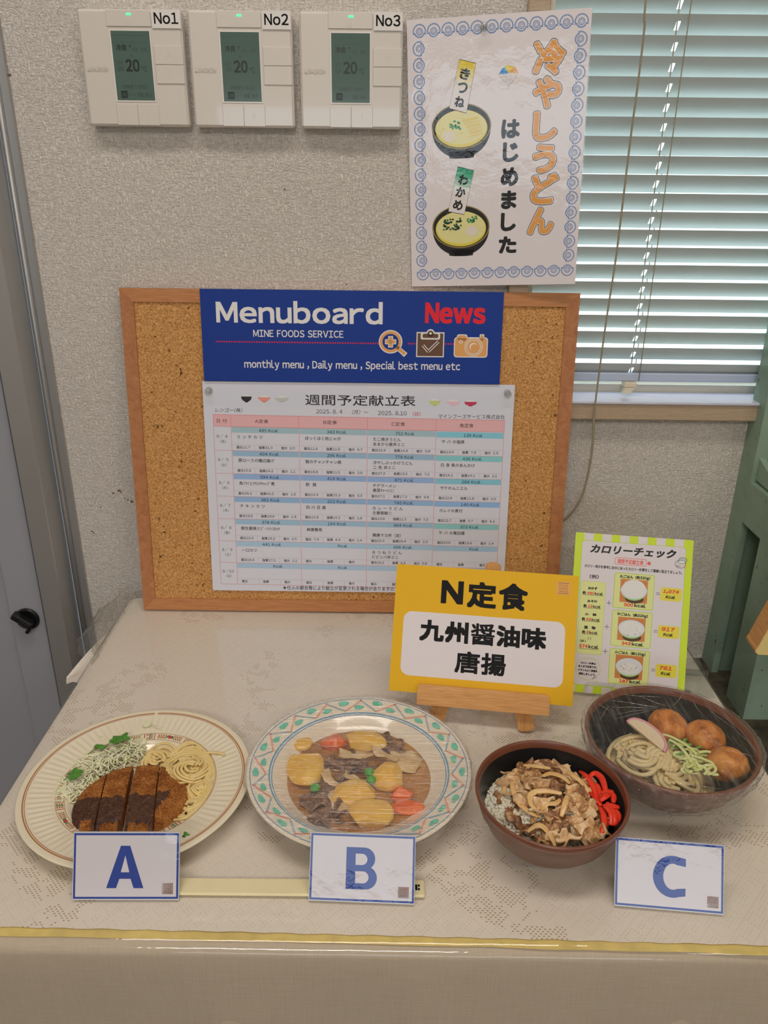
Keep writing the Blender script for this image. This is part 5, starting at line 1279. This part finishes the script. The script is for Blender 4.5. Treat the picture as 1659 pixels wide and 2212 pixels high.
ONI = mat_soft('stewed_onion', rgb(176, 146, 100, 1.3), rgb(206, 178, 134, 1.3), 50, .25, .1)
def ribbon(name, base, c, L_, Wd, th, seed, mat, amp=.004, bend=0.0, tilt=(0, 0), thick=.0012, rz=None, fold=1.0):
    """thin crinkled slice lying in a heap"""
    rr = random.Random(seed); ph = [rr.uniform(0, 6.28) for _ in range(6)]; nu, nv = 28, 8; m = MB()
    def P_(u, v, s):
        x = (u - .5) * L_; y = (v - .5) * Wd * (1 + .25 * sin(u * 5 + ph[0]))
        y += bend * (x * x) / L_ * 4
        z = amp * (sin(u * 7.0 * fold + ph[1]) + .5 * sin(v * 5 + u * 9 * fold + ph[2])) + amp * .8 * (v - .5) * sin(u * 10 * fold + ph[3]) * 2 + .3 * amp * mn.noise(Vector((u * 9, v * 6, seed)))
        z += -((u - .5) ** 2) * L_ * .35
        x += amp * .5 * sin(v * 6 + ph[4]); y += amp * .6 * sin(u * 12 + ph[5])
        return Vector((x, y, z + s * thick / 2))
    top = [P_(i / nu, j / nv, 1) for j in range(nv + 1) for i in range(nu + 1)]; bot = [P_(i / nu, j / nv, -1) for j in range(nv + 1) for i in range(nu + 1)]
    n_ = nu + 1; N_ = len(top); fs = []
    for j in range(nv):
        for i in range(nu): a = j * n_ + i; fs += [(a, a + 1, a + n_ + 1, a + n_), (N_ + a, N_ + a + n_, N_ + a + n_ + 1, N_ + a + 1)]
    for i in range(nu): fs += [(i, N_ + i, N_ + i + 1, i + 1), (nv * n_ + i, nv * n_ + i + 1, N_ + nv * n_ + i + 1, N_ + nv * n_ + i)]
    for j in range(nv): fs += [(j * n_, (j + 1) * n_, N_ + (j + 1) * n_, N_ + j * n_), (j * n_ + nu, N_ + j * n_ + nu, N_ + (j + 1) * n_ + nu, (j + 1) * n_ + nu)]
    m.add(top + bot, fs, mat, True); o = m.build(name, None, base + Vector(c)); o.rotation_euler = (tilt[0], tilt[1], th); return o
for i, (x, y, z, L_, Wd, th) in enumerate(((28, 54, 24, 34, 15, -.5), (-20, 17, 26, 34, 17, .2), (4, 8, 26, 30, 16, -.4), (-39, -37, 24, 34, 18, -.15), (-30, -58, 23, 34, 18, .1), (-36, -28, 23, 28, 14, .7), (34, 42, 23, 26, 15, -.8), (-12, 4, 25, 30, 15, .9), (-16, -46, 23, 28, 15, .4))):
    tag(ribbon('stew_beef', BC, (x * .001, y * .001, z * .001), L_ * .001, Wd * .001, th, 100 + i, BEEF1, .0035), 'crinkled brown beef slice among the stewed potatoes', 'beef', 'beef slices in the stew')
for i, (x, y, z, L_, Wd, th, bd_) in enumerate(((-4, 24, 29, 36, 10, -.05, .1), (20, 25, 32, 36, 9, -.95, .25), (44, 20, 24, 34, 24, -.35, .1), (-31, -9, 27, 34, 9, -1.0, .2), (-22, -38, 25, 30, 12, -1.1, .15), (-6, -12, 30, 26, 7, -.5, .2))):
    tag(ribbon('onion_piece', BC, (x * .001, y * .001, z * .001), L_ * .001, Wd * .001, th, 200 + i, ONI, .0012, bd_, thick=.0016), 'translucent stewed onion piece in the potato stew', 'onion', 'onion pieces in the stew')
def creases(segs, zf, parent, R_):
    m = MB(); cm = film('film_crease', (.97, .97, .97), None, .16, .16, .10, .6, 300, .002, ior=2.1)
    for (x0, y0), (x1, y1) in segs:
        n_ = 26; vs = []; L_ = hypot(x1 - x0, y1 - y0); nx, ny = -(y1 - y0) / L_, (x1 - x0) / L_
        for k in range(n_ + 1):
            t_ = k / n_; w_ = (.45 * sin(pi * t_) + .12) * (.7 + .6 * nz(x0 + t_ * 9, y0)); o = 1.2 * nz(t_ * 2.5, x0 * .3)
            x, y = x0 + (x1 - x0) * t_ + nx * o, y0 + (y1 - y0) * t_ + ny * o; q = min(1, R_ / max(.001, hypot(x, y))); x *= q; y *= q
            z = zf(x * .001, y * .001)
            vs += [((x + nx * w_) * .001, (y + ny * w_) * .001, z + .0002), (x * .001, y * .001, z + .0002 + .0011 * w_), ((x - nx * w_) * .001, (y - ny * w_) * .001, z + .0002)]
        m.add(vs, [(3 * k + j, 3 * k + j + 1, 3 * k + j + 4, 3 * k + j + 3) for k in range(n_) for j in (0, 1)], cm, True)
    m.build('film_creases', parent, fixn=False)
# cling film over plate B
CF = film('stretched_cling_film', (.985, .98, .97), (14, 420, 30), .02, .24, .06, .5, 16, .004, rot=radians(14))
cf = tag(empty('cling_film', BC), 'clear cling film stretched tight over the potato stew plate', 'cling film')
m = MB()
def filmB(u, v):
    a = 2 * pi * u; r = .1122 * v
    z = .0400 - .0012 * cos(pi * v / 2) + .00025 * sin(46 * a) * v ** 6 + .0005 * nz(r * cos(a) * 40, r * sin(a) * 160, 2)
    return (r * cos(a), r * sin(a), z + .0006)
m.grid(filmB, 200, 36, CF); m.build('stretched_sheet', cf, fixn=False)
creases([((-77, 45), (-3, 9)), ((-48, 19), (6, -26)), ((-37, 73), (80, 4)), ((-52, 94), (16, 44)), ((-72, 14), (-48, -10)), ((6, -26), (38, -45)), ((-65, -43), (66, -49)), ((-64, -27), (66, -27)), ((-47, -77), (58, -80)), ((-48, -96), (37, -86)), ((-28, 89), (39, 65)), ((-86, 25), (-12, -22)), ((35, -8), (85, -18)), ((-38, -64), (65, -68)), ((-16, 46), (98, -7))],
        lambda x, y: filmB(atan2(y, x) / (2 * pi), hypot(x, y) / .1122)[2], cf, 106)
CRF = film('crumpled_cling_film', (.97, .97, .97), (160, 160, 160), .05, .30, .08, .9, 160, .004)
m = MB()
def skirtB(u, v):
    a = 2 * pi * u; w_ = .0022 * nz(cos(a) * 14, sin(a) * 14, v * 4) + .0012 * nz(cos(a) * 40, sin(a) * 40, v * 9)
    r = .1126 + .0035 * sin(pi * v) * (.6 + nz(cos(a) * 3, sin(a) * 3, 4)) - .030 * v * v + w_; z = .0402 - .030 * v + .002 * nz(cos(a) * 20, sin(a) * 20, 9 + v * 5)
    return (r * cos(a), r * sin(a), max(z, .003))
m.grid(skirtB, 260, 12, CRF); m.build('gathered_edge', cf, fixn=False)

# ------------------------------------------------------------------ beef bowl
GC_ = Vector((.1550, -.4925, 0))
BROWNR = plain('brown_rim_lacquer', rgb(108, 62, 44, 1.25), .3, .08, 60, coat=.3); BROWNO = plain('brown_lacquer', rgb(112, 82, 66, 1.2), .38, .1, 40); BLKL = plain('black_lacquer', rgb(26, 26, 28, 1.0), .3)
def bowl(name, base, R_, H_, label, speck=False, n=128):
    b = tag(empty(name, base), label, 'bowl'); k = R_ / .0697; h = H_ / .0634
    inn = [(0, .0095), (.022, .010), (.036, .0145), (.049, .0235), (.0585, .0365), (.0640, .0505), (.0672, .0625)]
    out = [(.0697, .0622), (.0685, .0560), (.0650, .0440), (.0590, .0310), (.0500, .0195), (.0400, .0118), (.0335, .0085)]
    m = MB(); m.lathe([(r * k, z * h) for r, z in inn], BLKL, n); m.build('inner_lacquer', b)
    m = MB(); m.lathe([(r * k, z * h) for r, z in out], BROWNO, n); m.build('outer_wall', b)
    m = MB(); m.lathe([(r * k, z * h) for r, z in [(.0655, .0565), (.0668, .0622), (.0675, .0634), (.0687, .0636), (.0697, .0628), (.0700, .0612), (.0692, .0580), (.0684, .0556)]], BROWNR, n); m.build('rim', b)
    m = MB(); m.lathe([(r * k, z * h) for r, z in [(.0345, .0092), (.0335, .006), (.0325, .0018), (.0300, .0018), (.029, .006), (0, .0068)]], BLKL, n); m.build('foot', b)
    return b
bowl('rice_bowl', GC_, .0697, .0634, 'black lacquer bowl with brown rim holding beef over rice')
def rbowl(r, k, h):
    P_ = [(0, .0095), (.022, .010), (.036, .0145), (.049, .0235), (.0585, .0365), (.0640, .0505), (.0672, .0625)]
    return interp([(a * k, z * h) for a, z in P_], r)
RICE = mat_soft('cooked_rice', rgb(234, 226, 196, 1.5), rgb(240, 236, 220, 1.5), 70, .35, .15)
rs = random.Random(23); m = MB()
SPH = chunk((1, 1, 1), 1, nf=0, noise_=0, sub=2)
def mound(x, y):
    d = hypot((x + .004) / .0555, (y - .002) / .0535); return .0355 + .018 * max(0, 1 - d ** 2.6) + .002 * nz(x * 70, y * 70, 1)
m.grid(lambda u, v: ((.0535 * v) * cos(2 * pi * u) - .004, (.0515 * v) * sin(2 * pi * u) + .002, mound((.0535 * v) * cos(2 * pi * u) - .004, (.0515 * v) * sin(2 * pi * u) + .002) - .0012), 60, 16, RICE)
for k in range(1900):
    a = rs.uniform(0, 6.283); q = sqrt(rs.uniform(.12, 1)); x, y = .0570 * q * cos(a) - .0035, .0560 * q * sin(a) + .001
    z = mound(x, y) + rs.uniform(-.0008, .0016)
    mt = Matrix.Translation((x, y, z)) @ Matrix.Rotation(rs.uniform(0, 6.28), 4, 'Z') @ Matrix.Rotation(rs.uniform(-.7, .7), 4, 'Y') @ Matrix.Diagonal((.0034, .0019, .0018, 1))
    m.add(SPH[0], SPH[1], RICE, True, mt)
tag(m.build('white_rice', None, GC_), 'mound of white rice under the beef in the black bowl', 'rice', kind='stuff')
BEEF2 = mat_meat('simmered_beef', rgb(110, 70, 40, 1.3), rgb(184, 142, 96, 1.35), rgb(222, 196, 158, 1.35))
BEEF3 = mat_meat('simmered_beef_dark', rgb(74, 44, 30, 1.3), rgb(138, 96, 62, 1.3), rgb(190, 152, 112, 1.3))
BEEF4 = mat_meat('simmered_beef_fat', rgb(176, 130, 84, 1.3), rgb(214, 180, 134, 1.4), rgb(230, 208, 172, 1.4))
GBF = 'simmered beef slices on the rice'
spots = [(-12, 43, 53), (14, 43, 53), (-34, 22, 52), (-24, 32, 54), (2, 34, 57), (28, 33, 53), (-12, 22, 60), (10, 20, 61), (28, 14, 57), (-28, 8, 57), (-14, 4, 62), (6, 4, 63), (22, -2, 60), (-22, -8, 58), (-6, -12, 62), (12, -14, 61), (26, -18, 56), (-10, -26, 58), (4, -32, 57), (20, -32, 55), (28, -36, 51), (-22, -36, 52), (-6, -42, 52), (12, -44, 51), (34, 0, 54), (-38, 6, 51)]
spots += [(x + rs.uniform(-8, 8), y + rs.uniform(-8, 8), z + rs.uniform(-2, 3)) for x, y, z in spots[::2]] + [(-38, -14, 52), (-30, 30, 52), (36, 22, 53), (38, -14, 51), (-16, -48, 49), (24, 42, 51)]
for i, (x, y, z) in enumerate(spots):
    L_, Wd = rs.uniform(18, 32), rs.uniform(9, 16)
    sc_ = .94
    tag(ribbon('beef_slice', GC_, (x * .001 * sc_, y * .001 * sc_, (z - 1.5) * .001), L_ * .001, Wd * .001, rs.uniform(0, 3.14), 300 + i, (BEEF3, BEEF2, BEEF4, BEEF2, BEEF3, BEEF4, BEEF2)[i % 7], .0026, rs.uniform(-.2, .2), (rs.uniform(-.35, .35), rs.uniform(-.35, .35)), .0018, fold=1.35), 'thin crinkled simmered beef slice on the rice in the black bowl', 'beef', GBF)
ONI2 = mat_soft('simmered_onion', rgb(190, 148, 84, 1.35), rgb(218, 184, 130, 1.35), 90, .2, .25)
def strip(name, base, pts, w_, th, mat):
    m = MB(); m.tube([(x * .001, y * .001, z * .001) for x, y, z in smooth_path(pts, 7)], lambda t: w_ * (.55 + .45 * sin(pi * min(1, max(0, t)))), mat, 10, flat=th); return m.build(name, None, base)
ostr = [[(-34, 14, 60), (-35, 2, 61), (-32, -12, 59), (-22, -24, 58), (-14, -28, 58)], [(-16, -26, 60), (-22, -18, 63), (-20, -8, 65), (-8, -5, 66), (8, -7, 65)], [(-14, -24, 61), (-8, -20, 65), (0, -18, 64), (6, -12, 63)], [(-28, -40, 52), (-18, -38, 58), (-10, -44, 55), (-6, -54, 50)], [(12, -10, 66), (8, -20, 65), (3, -30, 60)], [(20, 24, 63), (30, 14, 61), (36, 4, 57)], [(-40, 14, 54), (-42, 6, 54), (-36, 0, 57), (-30, -2, 59)], [(-20, 36, 60), (-8, 30, 64), (4, 26, 65)], [(-6, 14, 66), (2, 18, 66), (12, 14, 66), (18, 6, 65)]]
for i, p in enumerate(ostr): tag(strip('onion_strip', GC_, p, .0028, .2, ONI2), 'golden simmered onion strip lying across the beef in the black bowl', 'onion', 'onion strips on the beef bowl')
GIN = mat_soft('red_pickled_ginger', rgb(222, 44, 22, 1.3), rgb(242, 70, 40, 1.3), 80, .3, .08)
gin = [[(36, 37, 53), (39, 24, 58), (42, 8, 58), (42, -6, 55)], [(42, 26, 54), (48, 31, 56), (53, 24, 57), (53, 10, 57), (51, -2, 55)], [(40, 22, 52), (44, 10, 54), (46, -4, 53)], [(48, 6, 55), (55, 5, 56), (60, 7, 56)], [(44, -8, 58), (50, -4, 60), (56, 2, 57)], [(45, -14, 57), (52, -14, 58), (60, -15, 57)], [(42, -8, 53), (44, -20, 55), (42, -32, 53), (38, -40, 50)], [(50, -10, 58), (52, -22, 58), (52, -31, 55), (46, -31, 54)], [(54, -12, 56), (57, -22, 55), (54, -30, 54)], [(46, -16, 59), (50, -24, 58), (48, -34, 54)], [(38, 14, 53), (41, 2, 55), (44, -12, 56)], [(44, 20, 52), (47, 16, 54), (48, 2, 54)], [(56, 10, 55), (59, 2, 55), (57, -6, 54)]]
for i, p in enumerate(gin): tag(strip('ginger_strip', GC_, [(x * .985, y * .985, z) for x, y, z in p], .0031, .5, GIN), 'bright red pickled ginger strip at the right side of the beef bowl', 'ginger', 'pickled ginger strips')

# ------------------------------------------------------------------ noodle bowl
UC = Vector((.2897, -.4157, 0)); kU, hU = .0829 / .0697, .0731 / .0634
bowl('noodle_bowl', UC, .0829, .0731, 'large black bowl with reddish rim holding wrapped udon noodles')
UDN = mat_soft('udon_noodle', rgb(230, 208, 150, 1.6), rgb(236, 220, 178, 1.6), 50, .28, .15)
rs = random.Random(5); m = MB()
for k in range(30):
    c = rs.choice(((-24, 6), (-10, -14), (2, -26), (-28, 12), (6, -32), (-30, -8))); R_ = rs.uniform(12, 28); a0 = rs.uniform(0, 6.28); tw = rs.choice((-1, 1)) * rs.uniform(1.4, 3.6); ex = rs.uniform(.5, 1); rot = rs.uniform(0, 3.14); ph = rs.uniform(0, 9); lay = rs.uniform(.25, 1)
    for st in range(rs.randint(2, 5)):
        pts = []; do, dzz = (st - 1.5) * 5.6, rs.uniform(-2.5, 2.5); t0, t1 = rs.uniform(-.1, .1), rs.uniform(.9, 1.15)
        for q in range(30):
            t_ = t0 + (t1 - t0) * q / 29; a = a0 + tw * t_; r = max(3.5, (R_ + do) * (1 + .2 * sin(3 * t_ + ph)) + .9 * sin(6 * t_ + st)); x, y = r * cos(a), r * sin(a) * ex
            x, y = x * cos(rot) - y * sin(rot) + c[0], x * sin(rot) + y * cos(rot) + c[1]
            pr = hypot(x, y)
            if pr > 66: x *= 66 / pr; y *= 66 / pr
            if x > 26: x = 26 + (x - 26) * .25
            d = hypot((x + 14) / 52, (y + 4) / 52)
            z = max(rbowl(min(.079, hypot(x, y) * .001), kU, hU) * 1000 + 3, 31 + dzz + 29 * lay * max(.1, 1 - d ** 2.2) + 1.6 * sin(4 * t_ + ph))
            pts.append((x * .001, y * .001, min(z, 64) * .001))
        m.tube(pts, .0025, UDN, 8, flat=.85)
m.grid(lambda u, v: (.056 * v * cos(2 * pi * u) - .010, .054 * v * sin(2 * pi * u) - .004, .034 - .008 * v * v + .002 * nz(.056 * v * cos(2 * pi * u) * 90, .054 * v * sin(2 * pi * u) * 90, 3)), 48, 14, UDN)
tag(m.build('udon_noodles', None, UC), 'tangled white udon noodles in the wrapped bowl', 'noodles', kind='stuff')
BALL = mat_ball()
for i, (c, lb) in enumerate((((.0112, .034, .0545), 'browned round dumpling at the back of the noodle bowl'), ((.0432, .0172, .0545), 'browned round dumpling in the middle of the three in the noodle bowl'), ((.0500, -.0225, .0535), 'browned round dumpling at the near right of the noodle bowl'))):
    vs, fs = chunk((.0208, .0204, .0186), 40 + i, nf=5, cut=.86, noise_=.07, sub=5); m = MB(); m.add(vs, fs, BALL, True); o = m.build('fried_dumpling', None, UC + Vector(c)); o.rotation_euler = (.2 * i, .3, i * 1.3); tag(o, lb, 'dumpling', 'fried dumplings in the noodle bowl')
# fish cake slice, half moon with pink skin
fc = tag(empty('fish_cake_slice', UC + Vector((-.021, .0100, .0600))), 'half moon fish cake slice with pink skin on the udon noodles', 'fish cake'); fc.rotation_euler = (radians(28), radians(6), radians(-57))
FW_ = mat_soft('fish_cake_white', rgb(228, 206, 172, 1.35), rgb(236, 218, 188, 1.35), 60, .35, .15); FP = mat_soft('fish_cake_pink', rgb(226, 150, 166, 1.35), rgb(232, 170, 182, 1.35), 60, .35, .15)
arc = [(.0245 * cos(a), .0145 * sin(a) ** .8) for a in [pi * q / 24 for q in range(25)]]; arc = [(x, max(0, y)) for x, y in arc]
m = MB(); m.prism([(x * .905, y * .855) for x, y in arc], -.0028, .0028, FW_, 'xy'); m.build('white_flesh', fc)
m = MB(); oo = [(x, y) for x, y in arc]; ii = [(x * .90, y * .85) for x, y in arc]; n_ = len(oo); vs = [(x, y, z) for z in (-.003, .003) for x, y in oo + ii]; fs = []
for q in range(n_ - 1): fs += [(q, q + 1, n_ + q + 1, n_ + q), (2 * n_ + q, 3 * n_ + q, 3 * n_ + q + 1, 2 * n_ + q + 1), (q, 2 * n_ + q, 2 * n_ + q + 1, q + 1), (n_ + q, n_ + q + 1, 3 * n_ + q + 1, 3 * n_ + q)]
m.add(vs, fs, FP, True); m.build('pink_skin', fc)
NEG = mat_soft('green_onion_pale', rgb(200, 208, 130, 1.35), rgb(222, 224, 168, 1.35), 60, .3, .1); NEG2 = mat_soft('green_onion_dark', rgb(84, 144, 52, 1.3), rgb(118, 170, 70, 1.3), 60, .3, .1)
m = MB()
for k in range(46):
    x, y = rs.uniform(2, 36), rs.uniform(-38, 10); 
    if hypot(x - 50, y + 22) < 21 or hypot(x - 43, y - 17) < 19 or hypot(x - 11, y - 34) < 19: continue
    R_ = rs.uniform(3.5, 7.5); a0 = rs.uniform(0, 6.28); sp_ = rs.uniform(2.2, 5.2); tx, ty_ = rs.uniform(-.9, .9), rs.uniform(-.9, .9); pts = []
    for q in range(16):
        a = a0 + sp_ * q / 15; u, v = R_ * cos(a), R_ * sin(a) * .8; pts.append(((x + u) * .001, (y + v) * .001, (58 + u * tx * .5 + v * ty_ * .5 + rs.uniform(-.05, .05)) * .001))
    m.tube(pts, .0017, NEG2 if (y > -10 and rs.random() < .55) else NEG, 7, flat=.35)
for p in ([(-2, 14, 61), (6, 8, 62), (16, -4, 62), (22, -16, 61)], [(2, 6, 61), (8, -4, 62), (12, -18, 61), (14, -30, 58)], [(24, -14, 62), (34, -14, 63), (40, -22, 62), (38, -34, 60)], [(18, -18, 61), (26, -24, 62), (34, -30, 61), (40, -38, 59)]):
    m.tube([(a * .001, b * .001, c * .001) for a, b, c in smooth_path(p, 6)], .0019, NEG, 7, flat=.4)
tag(m.build('sliced_green_onion', None, UC), 'loose curls of sliced green onion on the udon noodles', 'green onion', kind='stuff')
cf = tag(empty('cling_film', UC), 'clear cling film wrapped over and around the udon noodle bowl', 'cling film')
CF2 = film('taut_cling_film', (.985, .98, .97), (300, 22, 30), .015, .20, .06, .5, 20, .004, rot=radians(20))
m = MB()
balls = ((.0112, .034), (.0432, .0172), (.0500, -.0225))
def filmU(u, v):
    a = 2 * pi * u; r = .0838 * v; x, y = r * cos(a), r * sin(a)
    z = .0742 - .0025 * (1 - v * v)
    for bx_, by_ in balls: z = z + .0028 * exp(-((x - bx_) ** 2 + (y - by_) ** 2) / (2 * .012 ** 2))
    z += .0006 * nz(x * 160, y * 40, 2) * (1 - v) + .0004 * sin(38 * a) * v ** 5
    return (x, y, z)
m.grid(filmU, 180, 36, CF2); m.build('stretched_sheet', cf, fixn=False)
creases([((1, 44), (-47, 55)), ((1, 43), (-48, 43)), ((1, 43), (-50, 31)), ((1, 42), (-51, 23)), ((11, 44), (-13, 62)), ((17, 44), (37, 69)), ((11, 30), (21, 4)), ((21, 4), (45, -18)), ((36, -4), (43, -16)), ((45, -25), (70, -34)), ((-61, 48), (-52, 35)), ((-32, 65), (11, 60)), ((41, 57), (43, 31)), ((66, 14), (74, -24)), ((-72, -20), (-39, -70)), ((-45, -62), (23, -78)), ((-66, 20), (-50, 44)), ((52, 40), (66, 10))],
        lambda x, y: filmU(atan2(y, x) / (2 * pi), hypot(x, y) / .0838)[2], cf, 79)
m = MB()
def skirtU(u, v):
    a = 2 * pi * u; w_ = .0030 * nz(cos(a) * 9, sin(a) * 9, v * 5) + .0018 * nz(cos(a) * 30, sin(a) * 30, v * 12)
    P_ = [(.0838, .0742), (.0846, .0725), (.0815, .062), (.0775, .050), (.070, .036), (.061, .024), (.052, .016)]
    q = v * (len(P_) - 1); i = min(int(q), len(P_) - 2); f = q - i; r = P_[i][0] * (1 - f) + P_[i + 1][0] * f; z = P_[i][1] * (1 - f) + P_[i + 1][1] * f
    r += .0022 * min(1, v * 4) + abs(w_) * min(1, v * 5)
    return (r * cos(a), r * sin(a), max(.003, z + .0016 * nz(cos(a) * 18, sin(a) * 18, 7 + v * 6)))
m.grid(skirtU, 300, 26, CRF); m.build('gathered_skirt', cf, fixn=False)

# the shallow dishes and what lies in them
for base, kx, kz in ((AC, 1.0155, .70), (BC, 1.013, .825), (UC, 1.015, .90)):
    for o in SC.objects:
        if o.parent is None and (o.location - base).xy.length < .115 and o.name.split('.')[0] in DISHWARE:
            d = o.location - base
            o.location = (base.x + d.x * kx, base.y + d.y * kx, d.z * kz + .0003)
            r_ = o.rotation_euler.to_matrix()
            o.scale = [Vector((r_[0][a] * kx, r_[1][a] * kx, r_[2][a] * kz)).length for a in range(3)]
# ------------------------------------------------------------------ everything above was measured from the table top: set it on the floor
for o in list(SC.objects):
    if o.parent is None and o.type in {'MESH', 'EMPTY'}: o.location.z += UP
